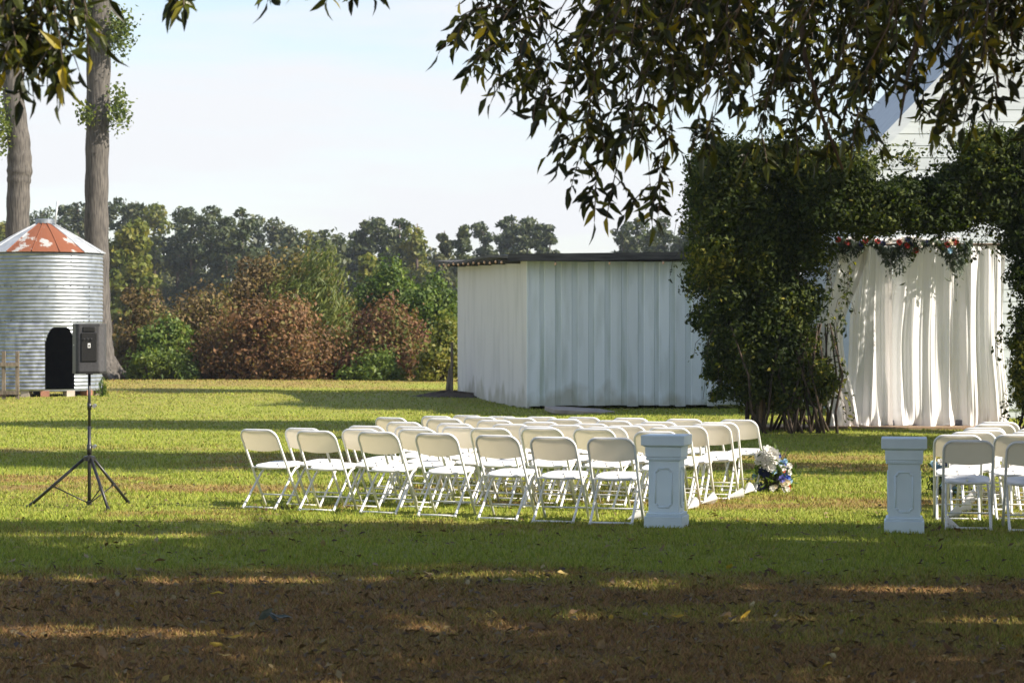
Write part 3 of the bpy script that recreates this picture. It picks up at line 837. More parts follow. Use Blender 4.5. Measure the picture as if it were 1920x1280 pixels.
# ------------------------------------------------------------------ far treeline
def far_tree(px, ytop, Y, kind, wpx, label):
    s = F / Y; base = Vector(((px - 960) / s, Y, float(gz(0, Y))))
    h = HC + (HY - ytop) / s; w = wpx / s / 2 * 1.25
    nm = {'pine': 'pine_tree', 'leafy': 'broadleaf_tree'}[kind]
    t = thing(nm, label, 'tree', base, 0, 'trees of the far treeline')
    bend = random.uniform(-.5, .5)
    tr_ = [(0, 0, -.3), (bend * .3, 0, h * .3), (bend, 0, h * .65), (bend * .9, 0, h * .95)]
    mb = MB().tube(tr_, [.24, .2, .14, .04], 7)
    blobs = []
    if kind == 'pine':
        nb = random.randint(20, 26)
        for i in range(nb):
            u = (i + random.random()) / nb
            z = h * (.30 + .66 * u)
            rad = w * (1.0 - .62 * max(0, u - .35) / .65) * (.55 + .45 * min(1, u / .25))
            a = random.uniform(0, 2 * PI); rr = rad * random.uniform(.25, .8)
            r = w * random.uniform(.42, .62) * (1 - .35 * u)
            c = (bend * min(1, z / h / .65) + rr * math.cos(a), rr * math.sin(a), z)
            blobs.append((*c, r, r, r * .62))
            if i % 2 == 0: mb.tube([(bend * min(1, z / h / .65), 0, z - r * .6), (c[0], c[1], c[2] - .1)], [.07, .025], 5)
        n, size, asp, mt = 3200, .5, .45, G['pine']
    else:
        nb = 14
        for i in range(nb):
            u = (i + random.random()) / nb; z = h * (.25 + .66 * u)
            rad = w * math.sin(PI * min(.95, .25 + .7 * u)); a = random.uniform(0, 2 * PI); rr = rad * random.uniform(.2, .75)
            r = w * random.uniform(.38, .55)
            blobs.append((bend * u + rr * math.cos(a), rr * math.sin(a), min(z, h - r * .8), r, r, r * .8))
        n, size, asp, mt = 3200, .46, .6, (G['yellowgreen'] if kind == 'leafy' and random.random() < .45 else G['wood'])
    mb.build('trunk', M['pine_bark'], t, True)
    if label.startswith('yellow'): mt = G['yellowgreen']
    foliage_obj('crown', blobs, n, size, asp, mt, t, ground=False, nj=.8)
LP = 'dark pine with open tufted crown in the far treeline'
LL = 'rounded broadleaf tree among the pines of the far treeline'
prof = [(8, 405, 'leafy', 60), (40, 392, 'pine', 70), (78, 384, 'pine', 75), (118, 374, 'pine', 70), (150, 370, 'leafy', 70), (196, 366, 'pine', 60), (225, 362, 'pine', 66), (258, 362, 'leafy', 80), (292, 372, 'leafy', 70),
        (330, 380, 'pine', 66), (364, 384, 'pine', 70), (398, 383, 'pine', 66), (424, 398, 'pine', 60), (448, 388, 'pine', 64), (484, 400, 'pine', 60), (520, 403, 'leafy', 70), (552, 414, 'leafy', 60), (585, 420, 'leafy', 60), (612, 430, 'pine', 55),
        (640, 434, 'pine', 50), (664, 424, 'pine', 54), (690, 410, 'pine', 56), (714, 401, 'pine', 60), (752, 402, 'pine', 70), (790, 406, 'leafy', 66), (838, 420, 'leafy', 40), (868, 413, 'pine', 48), (906, 408, 'pine', 60), (940, 404, 'pine', 56),
        (958, 402, 'pine', 64), (990, 401, 'pine', 60), (1010, 415, 'pine', 46), (1034, 418, 'pine', 44), (1160, 411, 'pine', 58), (1190, 404, 'pine', 72), (1222, 428, 'pine', 44), (1248, 402, 'pine', 60), (1284, 404, 'pine', 70), (1330, 410, 'pine', 70), (1385, 405, 'pine', 70)]
for i, (px, yt, kd, w) in enumerate(prof):
    where = 'rising behind the grain bin' if px < 300 else 'rising behind the brown thicket' if px < 560 else 'rising behind the red shrub and shed' if px < 1100 else 'standing apart above the shed roof'
    far_tree(px, yt, 215 + (i * 37 % 40), kd, w, ('dark pine with tufted crown ' if kd == 'pine' else 'rounded broadleaf tree among pines ') + where)
for (px, yt, w) in ((240, 400, 86), (205, 440, 60), (700, 470, 60)):
    far_tree(px, yt, 165, 'leafy', w, 'yellow-green broadleaf tree standing in front of the far pines')
# dark lower wood behind the pines: reads as one mass
bl_ = []
for i in range(330):
    px = R.uniform(-60, 1480); Y = R.uniform(222, 268); x = (px - 960) * Y / F
    r = R.uniform(1.6, 2.8); topz = (12.0 if px < 640 else 11.0) if px < 1035 else 7.0
    bl_.append((x, Y, R.uniform(1.0, topz - r * .7), r, r, r * .8))
uw = foliage_obj('woodland', bl_, 60000, .62, .6, G['wood'])
tag(uw, 'dense dark lower wood between the trunks of the far treeline', 'woodland', kind='stuff')

# ------------------------------------------------------------------ shrubs along the lawn edge
def shrub(name, label, boxpx, Y, n, size, mat, aspect=.6, axis=None, lumps=16, depth=None, cat='shrub', group=None):
    x0, yt, x1, yb = boxpx; s = F / Y
    cx = ((x0 + x1) / 2 - 960) / s; w = (x1 - x0) / s; zt = HC + (HY - yt) / s; zb = max(0, HC + (HY - yb) / s)
    g = float(gz(cx, Y))
    t = thing(name, label, cat, (cx, Y, g), 0, group)
    dp = depth or min(w * .6, 3.5); blobs = []
    h = zt - zb
    for i in range(lumps):
        a = random.uniform(-1, 1); u = random.random()
        top = math.sqrt(max(.05, 1 - abs(a) ** 2.4))
        r = random.uniform(.16, .27) * min(w, h * 1.6)
        z = zb + max(r * .5, u * h * top - r * .6)
        blobs.append((a * (w / 2 - r * .7), random.uniform(-.5, .5) * dp, z, r, r, r * .85))
    blobs.append((0, 0, zb + h * .42, w * .33, dp * .45, h * .40)); blobs.append((w * .05, 0, zb + h * .7, w * .2, dp * .35, h * .27))
    mb = MB()
    for i in range(7):
        b = random.choice(blobs)
        mb.tube([(b[0] * .25, b[1] * .25, -.1), (b[0] * .6, b[1] * .6, b[2] * .5), (b[0], b[1], b[2])], [.05, .035, .012], 5)
    mb.build('stems', M['vine_stem'], t, True)
    P, N_, idx = blob_points(blobs, n, .7, 1.05)
    far_ = R.random(len(P)) < .10
    P[far_] += N_[far_] * R.uniform(.0, .45, far_.sum())[:, None] + np.array([0, 0, .1])
    ok = (P[:, 2] > .03); P, N_ = P[ok], N_[ok]
    nn = unit(N_ + R.normal(0, .6, (len(P), 3)))
    ax = None if axis is None else unit(np.array(axis) + R.normal(0, .25, (len(P), 3)))
    rn = np.clip(vnoise(P[:, 0] * 1.3 + 7, P[:, 2] * 1.3 + P[:, 1], 5) * .7 + R.normal(.15, .28, len(P)), 0, 1)
    link('foliage', leaf_cards('foliage', P, nn, size, aspect, mat, rn, ax), t)
    return t
shrub('vine_mound', 'large rounded mound of rust-brown vines at the lawn edge', (350, 552, 660, 714), 85.5, 18000, .15, G['rust'], lumps=20)
shrub('vine_mound', 'brown tangled hedge of vines beside the tall tree trunk', (196, 530, 350, 704), 88.5, 9000, .15, G['brown'], lumps=16)
shrub('vine_mound', 'brown vine bank between the trunk hedge and the rust mound', (300, 522, 470, 700), 90.5, 9000, .15, G['brown'], lumps=16)
shrub('vine_thicket', 'tall dark vine-covered thicket leaning toward the feathery shrub', (425, 462, 560, 640), 92, 9000, .16, G['brown'], lumps=18)
shrub('feathery_shrub', 'tall feathery olive-green shrub above the rust mound', (500, 438, 690, 650), 91, 13000, .30, G['willow'], .16, (.5, -.1, .8), 20)
shrub('vine_bank', 'long low bank of olive and brown vines behind the mounds', (190, 575, 870, 706), 93, 26000, .17, G['olive'], lumps=46, depth=3.0)
shrub('vine_bank', 'broad olive vine hump rising behind the rust mound', (395, 446, 695, 690), 93.2, 22000, .17, G['olive'], lumps=30, depth=3.0)
shrub('green_bush', 'low yellow-green bush in front of the brown hedge', (255, 585, 372, 690), 87, 5000, .15, G['green'], lumps=10)
shrub('red_shrub', 'reddish leafy shrub between the rust mound and the shed', (610, 545, 820, 712), 87, 11000, .15, G['red'], lumps=18)
shrub('green_bush', 'pale green tree-like bush behind the reddish shrub', (650, 470, 800, 640), 97, 7000, .17, G['green'], lumps=14)
shrub('green_bush', 'bright green bush showing beside the shed roof corner', (750, 505, 872, 660), 95, 7000, .17, G['green'], lumps=14)
shrub('green_bush', 'yellow-green bush growing against the shed end', (785, 590, 880, 712), 84, 6000, .15, G['yellowgreen'], lumps=12)
shrub('weed_bank', 'low green weeds at the foot of the brown hedge', (205, 655, 372, 712), 85.2, 4500, .17, G['green'], .35, lumps=14, depth=1.2, cat='weeds')
shrub('weed_bank', 'pale green weeds between the rust mound and reddish shrub', (630, 655, 770, 714), 84.6, 4000, .17, G['green'], .35, lumps=14, depth=1.0, cat='weeds')
shrub('green_bush', 'dark green bush seen in the gap between the white curtains', (1480, 420, 1660, 745), 62, 9000, .16, G['green'], lumps=16)
weed_clump(193, 61.2, .12, .45, 120, 'single clump of tall green weeds beside the grain bin', G['green'])

# ------------------------------------------------------------------ two tall trunks by the grain bin
def tall_tree(name, label, path, Y, crownc, sprigs, flare):
    pts = [wp(px, py, Y) for px, py, w in path]; rs = [w * Y / F / 2 for px, py, w in path]
    base = Vector((pts[-1].x, Y, float(gz(pts[-1].x, Y))))
    t = thing(name, label, 'tree', base)
    pts = [p - base for p in pts]; pts.reverse(); rs.reverse()
    top = pts[-1]
    pts += [Vector((top.x + .2, 0, 17.5)), Vector((top.x + .1, 0, 22))]; rs += [rs[-1] * .75, .12]
    # smooth
    P2, R2 = [], []
    for i in range(len(pts) - 1):
        for k in range(6):
            u = k / 6; P2.append(pts[i].lerp(pts[i + 1], u)); R2.append(rs[i] + (rs[i + 1] - rs[i]) * u)
    P2.append(pts[-1]); R2.append(rs[-1])
    R2 = [r * (1 + .04 * math.sin(i * 1.7)) for i, r in enumerate(R2)]
    mb = MB().tube(P2, R2, 16)
    if flare:
        for a in (.3, 1.5, 2.7, 4.0, 5.2):
            mb.tube([(rs[0] * .4 * math.cos(a), rs[0] * .4 * math.sin(a), .9), (rs[0] * .9 * math.cos(a), rs[0] * .9 * math.sin(a), .25), (rs[0] * 1.9 * math.cos(a), rs[0] * 1.9 * math.sin(a), -.08)], [.16, .17, .07], 7)
    mb.build('trunk', M['bark'], t, True)
    lm = MB()
    for i in range(9):
        a = i * 2.4; z = 16 + i * .8
        lm.tube([(top.x, 0, z), (top.x + 2 * math.cos(a), 2 * math.sin(a), z + 1.0), (top.x + 4 * math.cos(a), 4 * math.sin(a), z + 1.6)], [.13, .08, .03], 6)
    lm.build('limbs', M['bark'], t, True)
    bl = []
    for i in range(26):
        a = random.uniform(0, 2 * PI); rr = random.uniform(.5, 4.5)
        bl.append((top.x + rr * math.cos(a), rr * math.sin(a), random.uniform(17.2, 24), 1.5, 1.5, 1.1))
    foliage_obj('crown', bl, 9000, .3, .6, G['shade'], t, ground=False)
    for (px, py, w, h) in sprigs:
        c = wp(px, py, Y - .55) - base; s = Y / F
        nl = int(w * h * .16)
        P = np.stack([R.normal(c.x, w * s * .27, nl), R.normal(c.y, .25, nl), R.normal(c.z, h * s * .27, nl)], 1)
        sp_o = tag(link('sprig', leaf_cards('sprig', P, rand_dirs(nl), .15, .7, G['sprig']), t), kind='stuff')
        mm = MB(); tx = top.x * .5
        for k in range(5):
            q = P[k]; mm.tube([(q[0] * .2 + P2[8].x * .8, -.2, q[2] - .3), tuple(q)], [.018, .006], 4)
        tag(mm.build('twigs', M['twig'], sp_o), kind='stuff')
tall_tree('tall_tree', 'tall bare-trunked tree with a root flare standing behind the grain bin', [(187, 0, 46), (185, 120, 45), (183, 240, 44), (181, 360, 44), (181, 470, 46), (183, 580, 48), (187, 660, 52), (190, 700, 64), (191, 722, 78)], 86, None,
          [(222, 60, 55, 80), (222, 205, 40, 75), (163, 215, 34, 40), (150, 20, 50, 70)], True)
tall_tree('tall_tree', 'tall knobbly-trunked tree rising behind the grain bin roof', [(14, 0, 32), (20, 90, 36), (26, 190, 40), (36, 270, 42), (37, 318, 48), (35, 345, 43), (33, 430, 44), (33, 600, 50), (33, 715, 70)], 84, None,
          [(4, 235, 34, 90)], False)

# ------------------------------------------------------------------ white house behind the arbour
HYY = 44.0; HX0 = 7.15; HW = 10.4; EZ = 5.35; PITCH = 1.04
hs = thing('white_house', 'white clapboard house with a steep gable behind the vine arbour', 'house', (HX0, HYY, 0))
PK = EZ + HW / 2 * PITCH
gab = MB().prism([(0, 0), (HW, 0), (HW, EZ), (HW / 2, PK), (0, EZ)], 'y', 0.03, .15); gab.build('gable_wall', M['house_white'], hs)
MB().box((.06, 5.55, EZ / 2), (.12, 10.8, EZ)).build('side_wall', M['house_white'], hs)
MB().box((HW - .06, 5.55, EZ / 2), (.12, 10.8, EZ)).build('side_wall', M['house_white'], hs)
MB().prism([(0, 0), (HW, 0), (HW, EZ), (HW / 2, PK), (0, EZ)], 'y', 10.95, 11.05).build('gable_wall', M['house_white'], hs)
z = .25
while z < PK - .3:
    z1 = z + .235
    def xl(zz): return 0 if zz <= EZ else (zz - EZ) / PITCH
    a0, a1 = xl(z), xl(z1)
    mb = MB(); nn = 0
    mb.v += [(a0, .0, z), (HW - a0, .0, z), (HW - a1, .009, z1), (a1, .009, z1), (a0, .028, z), (HW - a0, .028, z), (HW - a1, .028, z1), (a1, .028, z1)]
    mb.f += [(0, 1, 2, 3), (4, 7, 6, 5), (0, 4, 5, 1), (1, 5, 6, 2), (2, 6, 7, 3), (3, 7, 4, 0)]
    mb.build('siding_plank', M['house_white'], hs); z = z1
for sg in (-1, 1):
    xe = HW / 2 + sg * (HW / 2 + .45); ze = EZ - .45 * PITCH
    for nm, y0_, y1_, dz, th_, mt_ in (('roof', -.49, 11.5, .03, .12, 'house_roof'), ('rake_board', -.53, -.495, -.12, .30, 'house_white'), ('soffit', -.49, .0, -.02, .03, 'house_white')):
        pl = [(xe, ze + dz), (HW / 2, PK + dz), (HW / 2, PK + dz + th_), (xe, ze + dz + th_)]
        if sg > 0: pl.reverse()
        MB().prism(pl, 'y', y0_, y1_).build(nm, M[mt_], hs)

# ------------------------------------------------------------------ arbour with vines
AY = 38.7
ar = thing('vine_arbour', 'wooden arbour smothered in dark green vines framing the curtains', 'arbour', (7.0, AY, 0))
A0 = 7.0
def ax_(px, Y=AY): return (px - 960) * Y / F - A0
def az_(py, Y=AY): return HC + (HY - py) * Y / F
for px in (1425, 1490, 1932):
    for dy in ((-.85, -.35) if px > 1900 else (.0, .45)): MB().box((ax_(px), dy, 2.2), (.12, .12, 4.4)).build('post', M['old_wood'], ar)
for dy in (-.85, -.35): MB().box((ax_(1735), dy, 3.95), (3.9, .09, .18)).build('beam', M['old_wood'], ar)
for k in range(6): MB().box((ax_(1545) + k * .62, -.6, 4.09), (.07, .8, .1)).build('rafter', M['old_wood'], ar)
bl = []
def vb(px, py, rpx, dy, fl=1.0):
    r = rpx * AY / F
    bl.append((ax_(px), dy, az_(py), r, min(r, .42), r * fl))
for (px, py, rp) in [(1345, 300, 30), (1400, 292, 34), (1460, 296, 34), (1520, 312, 34), (1335, 700, 16), (1350, 735, 16), (1318, 520, 34), (1330, 600, 28), (1345, 660, 30), (1425, 470, 70), (1470, 560, 60), (1330, 320, 45), (1345, 400, 58), (1350, 480, 60), (1365, 560, 50), (1380, 630, 50), (1395, 690, 45), (1410, 735, 34), (1400, 340, 60), (1430, 420, 70), (1440, 510, 70), (1445, 600, 66), (1450, 680, 60), (1460, 735, 40),
                     (1500, 380, 62), (1510, 470, 52), (1500, 560, 45), (1495, 640, 46), (1520, 700, 40), (1480, 320, 52), (1530, 735, 26), (1322, 355, 40), (1375, 315, 50), (1545, 715, 20)]:
    for dy in (-.55, .1, .6): vb(px + random.uniform(-10, 10), py + random.uniform(-10, 10), rp * random.uniform(.75, .95), dy)
for px in range(1540, 1975, 40):
    for py, rp in (((345, 34), (375, 40), (410, 38)) if 1600 < px < 1790 else ((325, 48), (365, 52), (405, 46))):
        up = -8 if px < 1620 else (20 if px < 1760 else (-30 if px > 1800 else -8))
        for dy in (-.95, -.65, -.35): vb(px + random.uniform(-15, 15), py + up * (1 if py < 370 else .4) + random.uniform(-10, 10), rp * random.uniform(.75, 1.0), dy, .85)
for (px, py, rp) in [(1900, 450, 50), (1915, 520, 42), (1922, 600, 40), (1925, 680, 48), (1918, 740, 44), (1945, 450, 50), (1950, 560, 44), (1952, 660, 46), (1950, 750, 46), (1895, 700, 26), (1892, 640, 20)]:
    for dy in (-1.0, -.8, -.6): vb(px + random.uniform(-8, 8), py + random.uniform(-8, 8), rp * random.uniform(.75, .95), dy)
foliage_obj('vine_foliage', bl, 240000, .078, .5, G['vine'], ar, ground=False, lo=.68, hi=1.16, nj=.8)
# loose hanging shoots
P = []
shoots = MB()
for k in range(120):
    side = random.random()
    if side < .35: px, py = random.uniform(1275, 1330), random.uniform(330, 720)
    elif side < .6: px, py = random.uniform(1530, 1580), random.uniform(470, 760)
    elif side < .8: px, py = random.uniform(1860, 1905), random.uniform(480, 780)
    else: px, py = random.uniform(1560, 1860), random.uniform(410, 440)
    if side < .35 and py > 480: px += (py - 480) * .25
    dy = random.uniform(-1.0, -.5) if side > .35 else random.uniform(-.8, .3); L = random.uniform(.25, .6); dx = random.uniform(-.25, .25)
    a = Vector((ax_(px), dy, az_(py))); b = a + Vector((dx, random.uniform(-.1, .1), -L))
    shoots.tube([a, (a + b) / 2 + Vector((dx * .3, 0, .05)), b], .004, 4, False)
    for j in range(14):
        q = a.lerp(b, random.random()); P.append((q.x + random.gauss(0, .04), q.y + random.gauss(0, .04), q.z + random.gauss(0, .04)))
for k in range(150):                      # shoots reaching up out of the top
    px = random.uniform(1300, 1960); py = 275 + 40 * math.exp(-((px - 1690) / 60) ** 2) + random.uniform(-6, 25)
    a = Vector((ax_(px), random.uniform(-1.0, -.1), az_(py))); b = a + Vector((random.uniform(-.2, .2), random.uniform(-.1, .1), random.uniform(.12, .42)))
    shoots.tube([a, b], .003, 4, False)
    for j in range(11):
        q = a.lerp(b, random.random()); P.append((q.x + random.gauss(0, .045), q.y + random.gauss(0, .045), q.z + random.gauss(0, .03)))
P = np.array(P)
link('hanging_shoots', leaf_cards('hanging_shoots', P, rand_dirs(len(P)), .085, .5, G['vine']), ar)
tag(shoots.build('shoot_stems', M['vine_stem'], ar), kind='stuff')
stm = MB()
for k in range(46):
    px = random.uniform(1395, 1560) if k < 36 else random.uniform(1895, 1960)
    x0 = ax_(px); dy = random.uniform(-.8, .5) if k < 36 else random.uniform(-1.0, -.6); x1 = x0 + random.uniform(-.35, .35)
    stm.tube([(x0 + random.uniform(-.2, .2), dy, -.05), (x0 + random.uniform(-.15, .15), dy + random.uniform(-.1, .1), .4), (x1, dy + random.uniform(-.2, .2), 1.0), (x1 + random.uniform(-.3, .3), dy, 1.9)], [.03, .024, .02, .012], 5)
tag(stm.build('vine_stems', M['vine_stem'], ar, True), kind='stuff')
pp = wp(1425, 812, gY(813))
stk = MB().tube([(0, 0, -.1), (.01, 0, .4), (.02, 0, .66)], [.035, .033, .03], 6).build('wooden_stake', M['deck_wood']); stk.location = (pp.x, gY(813), 0)
tag(stk, 'reddish wooden stake standing at the foot of the vine arbour', 'stake')

dk = thing('platform', 'low wooden platform under the white curtains', 'platform', (A0, 39.95, 0))
for k in range(6): MB().box((ax_(1690), -.45 + k * .19 - .1, .055), (4.6, .18, .07)).build('plank', M['deck_wood'], dk)
MB().box((ax_(1690), -.66, .03), (4.6, .03, .1)).build('edge_board', M['deck_wood'], dk)
for px in (1618, 1640, 1689, 1713, 1741, 1797):
    x = ax_(px, 39.8) + A0
    o = MB().box((0, 0, .05), (random.choice((.2, .22, .30)), .12, .1)).build('paving_brick', M['brick_blue']); bev(o, .008)
    o.location = (x, 39.92, .09); o.rotation_euler = (0, 0, random.uniform(-.2, .2))
    tag(o, 'blue-grey brick weighing down the hem of the white curtains', 'brick', 'bricks along the curtain hem')

CY = 39.78
def curtain(label, tx0, tx1, wx0, wx1, bx0, bx1, waist, pleats, seed, dy=0.0):
    rs_ = np.random.default_rng(seed); ph = rs_.uniform(0, 6.28, 6); frq = pleats * np.array([.3, .55, .9, 1.6, 2.9, 4.7]) * rs_.uniform(.8, 1.2, 6); amp = np.array([.07, .05, .024, .010, .005, .003]); drift = rs_.uniform(-2.2, 2.2, 6); top, bot = az_(462, CY), .092
    x = lambda px: (px - 960) * CY / F
    t = thing('curtain', label, 'curtain', ((x(bx0) + x(bx1)) / 2, CY + dy, 0), 0, 'white curtains hung in the arbour')
    ox = t.location.x
    def fn(u, v):
        if v < waist: k = v / waist; k = k * k * (3 - 2 * k); l = bx0 + (wx0 - bx0) * k; r = bx1 + (wx1 - bx1) * k
        else: k = (v - waist) / (1 - waist); k = k * k * (3 - 2 * k); l = wx0 + (tx0 - wx0) * k; r = wx1 + (tx1 - wx1) * k
        px = l + (r - l) * u
        y = 0.0
        for q in range(6):
            fq = frq[q]
            y += amp[q] * (1 - .35 * v) * math.sin(2 * PI * fq * u + ph[q] + drift[q] * v + .8 * math.sin(v * 3 + ph[(q + 2) % 6]))
        y += .05 * math.sin(u * 3.1 + v * 5 + ph[3]) * (1 - v)
        if v < .12: y += .10 * (1 - v / .12) ** 2 * math.sin(2 * PI * pleats * .6 * u + ph[4])
        return (x(px) - ox + .01 * math.sin(2 * PI * pleats * u + ph[5]), y - .06 * (1 - v) ** 3, bot + (top - bot) * v + (.015 * math.sin(u * 9 + ph[2]) if v == 0 else 0))
    MB().grid(fn, 130, 50).build('cloth', M['sheer'], t, True)
    MB().tube([(x(tx0) - ox, 0, top + .01), (x(tx1) - ox, 0, top + .01)], .012, 6).build('header', M['sheer'], t, True)
curtain('narrow white sheer curtain gathered against the vine column', 1556, 1626, 1533, 1578, 1548, 1606, .5, 4, 1, -.06)
curtain('white sheer curtain hanging between two narrow dark gaps', 1608, 1672, 1594, 1672, 1584, 1672, .5, 5, 2)
curtain('wide smooth white sheer curtain with house siding showing through', 1678, 1786, 1664, 1786, 1664, 1786, .42, 4.5, 3, .05)
curtain('white sheer curtain beside the vines farthest from the shed', 1780, 1884, 1780, 1880, 1778, 1890, .5, 6, 4, .03)
rod = MB().tube([((1548 - 960) * CY / F, CY, az_(458, CY)), ((1900 - 960) * CY / F, CY, az_(458, CY))], .022, 8).build('curtain_rod', M['old_wood'])
tag(rod, 'wooden rod carrying the white curtains under the vines', 'rod')
# white swag cloth over the rod
gl = thing('garland', 'garland of grey-green leaves with red, white and navy flowers above curtains', 'garland', ((1690 - 960) * CY / F, CY - .12, az_(462, CY)))
n = 2600
gx_ = R.uniform(-1.3, 1.22, n); sag = .05 * np.sin(gx_ * 5) + .05 * np.sin(gx_ * 11 + 1)
P = np.stack([gx_, R.normal(0, .07, n), -.08 - np.abs(R.normal(0, .13, n)) * (1 + .8 * np.sin(gx_ * 6 + 2)) + .14 + sag], 1)
G['euca'] = foliage('eucalyptus_leaves', [(.05, .08, .065), (.09, .12, .10), (.16, .19, .16)], None, .2)
link('greenery', leaf_cards('greenery', P, rand_dirs(n), .10, .35, G['euca'], None, unit(np.stack([R.normal(0, .5, n), R.normal(0, .3, n), -np.ones(n)], 1))), gl)
def petal_mat(nm, c): return pm(nm, c, tuple(x * .75 for x in c), 30, .6, transl=.25, tcol=c)
PC = {'white': petal_mat('petal_white', (.80, .78, .74)), 'red': petal_mat('petal_red', (.42, .045, .025)), 'navy': petal_mat('petal_navy', (.018, .025, .10)), 'blue': petal_mat('petal_blue', (.05, .10, .48)),
      'sky': petal_mat('petal_sky', (.28, .46, .62)), 'cream': petal_mat('petal_cream', (.80, .70, .52)), 'orange': petal_mat('petal_orange', (.62, .16, .05)), 'violet': petal_mat('petal_violet', (.12, .12, .42))}
def blossom_mesh(mat):
    mb = MB()
    for ring, (np_, r, tilt, off) in enumerate(((5, .5, 1.15, 0), (7, .8, .75, .3), (8, 1.0, .3, .1))):
        for k in range(np_):
            a = 2 * PI * k / np_ + off; ca, sa = math.cos(a), math.sin(a)
            def pt(d, w, lift): return (d * ca * math.cos(tilt) - w * sa, d * sa * math.cos(tilt) + w * ca, d * math.sin(tilt) + lift)
            n0 = len(mb.v)
            mb.v += [pt(.1, 0, 0), pt(r * .55, -r * .33, -.05), pt(r, -.16 * r, .03), pt(r, .16 * r, .03), pt(r * .55, r * .33, -.05)]
            mb.f.append((n0, n0 + 1, n0 + 2, n0 + 3, n0 + 4))
    return mb.mesh('blossom', mat, False)
BM = {k: blossom_mesh(v) for k, v in PC.items()}
def put_blossom(parent, kind, loc, r, face):
    o = link('blossom', BM[kind], parent, loc); o.scale = (r, r, r)
    o.rotation_euler = Vector(face).normalized().to_track_quat('Z', 'Y').to_euler(); return o
for px, py, kd in [(1572, 450, 'red'), (1588, 455, 'red'), (1603, 449, 'white'), (1622, 452, 'red'), (1645, 453, 'red'), (1668, 451, 'white'), (1686, 454, 'red'), (1692, 450, 'white'), (1700, 461, 'red'), (1702, 449, 'navy'), (1712, 450, 'white'), (1708, 459, 'navy'), (1724, 460, 'white'), (1717, 470, 'red'), (1739, 456, 'navy'), (1749, 453, 'white'), (1776, 459, 'red'), (1792, 455, 'red'), (1783, 455, 'cream'), (1615, 458, 'navy'), (1655, 457, 'navy'), (1780, 470, 'sky')]:
    p = wp(px, py, CY - .22); q = p - gl.location
    put_blossom(gl, kd, (q.x, -.12 + random.uniform(-.02, .02), q.z), .062, (random.uniform(-.4, .4), -1, random.uniform(-.1, .5)))
sw = MB()
def swf(u, v):
    return (-1.0 + 2.0 * u, .0 + .06 * math.cos(v * PI * 2), .12 + .035 * math.sin(v * 2 * PI) + .03 * math.sin(u * 14))
sw.grid(swf, 40, 8); sw.build('ribbon', M['sheer'], gl, True)

# ------------------------------------------------------------------ bouquets on the grass
def bouquet(px, py, hgt, wid, label, seed, kinds):
    rg = random.Random(seed); Y = gY(py); x = (px - 960) * Y / F
    t = thing('bouquet', label, 'bouquet', (x, Y, float(gz(x, Y))), 0, 'flower bouquets at the chair rows')
    n = 420
    P = np.stack([R.normal(0, wid * .27, n), R.normal(0, wid * .25, n), np.abs(R.normal(hgt * .42, hgt * .22, n))], 1)
    link('leaves', leaf_cards('leaves', P, rand_dirs(n), .075, .32, G['green']), t)
    stems = MB()
    for k in range(14):
        a = rg.uniform(0, 6.28); stems.tube([(0, 0, 0), (wid * .2 * math.cos(a), wid * .2 * math.sin(a), hgt * .5), (wid * .4 * math.cos(a), wid * .4 * math.sin(a), hgt * rg.uniform(.7, 1.05))], .004, 4)
    stems.build('stems', M['twig'], t)
    MB().lathe([(.05, .0), (.075, .02), (.085, .12), (.07, .17)], 12).build('holder', M['black_plastic'], t)
    for i, (u, w, kd, r) in enumerate(kinds):
        r *= 1.28 if kd == 'white' else 1.0
        put_blossom(t, kd, (u * wid / 2, -wid * .36 * math.sqrt(max(.1, 1 - u * u)) + rg.uniform(-.02, .02), w * hgt), r, (u * .8 + rg.uniform(-.2, .2), -1, rg.uniform(.1, .7)))
        if i % 2 == 0: put_blossom(t, kd, (u * wid / 2 * .9, wid * .3, w * hgt), r, (u, 1, .4))
kl = [(-.65, .80, 'white', .05), (-.42, .72, 'white', .058), (-.2, .9, 'white', .052), (.05, .86, 'white', .05), (-.3, .6, 'white', .05), (-.12, .55, 'white', .045), (.1, .72, 'white', .045), (-.72, .68, 'white', .04), (.28, .82, 'blue', .032), (.35, .66, 'sky', .04), (.55, .64, 'blue', .036), (.62, .70, 'sky', .03),
      (.45, .55, 'white', .04), (.70, .54, 'blue', .03), (.85, .58, 'white', .03), (-.55, .46, 'navy', .05), (-.35, .38, 'navy', .05), (.0, .47, 'sky', .045), (.6, .40, 'blue', .05), (.42, .30, 'violet', .045), (.75, .34, 'blue', .04), (.52, .47, 'orange', .026), (.8, .44, 'white', .035), (.5, .2, 'cream', .05), (.72, .22, 'cream', .045),
      (.92, .25, 'sky', .034), (.85, .12, 'orange', .03), (.6, .07, 'white', .045), (-.6, .1, 'navy', .05), (-.8, .12, 'white', .045), (.1, .12, 'cream', .03), (-.05, .08, 'white', .03), (-.9, .35, 'sky', .03)]
bouquet(1447, 921, .48, .42, 'bouquet of white and blue flowers on grass beside the loudspeaker-side chairs', 3, kl)
kr = [(-.8, .78, 'sky', .04), (-.5, .85, 'white', .035), (-.6, .72, 'sky', .045), (-.2, .82, 'navy', .05), (.1, .7, 'white', .05), (.5, .8, 'white', .045), (-.4, .55, 'navy', .05), (-.1, .5, 'violet', .045), (-.6, .42, 'navy', .05), (-.3, .3, 'sky', .05), (.1, .38, 'white', .045), (.4, .5, 'navy', .05), (-.7, .2, 'navy', .04), (.6, .62, 'white', .045), (.3, .2, 'sky', .04)]
bouquet(1776, 932, .44, .36, 'bouquet of navy and pale blue flowers beside the chair block away from loudspeaker', 4, kr)

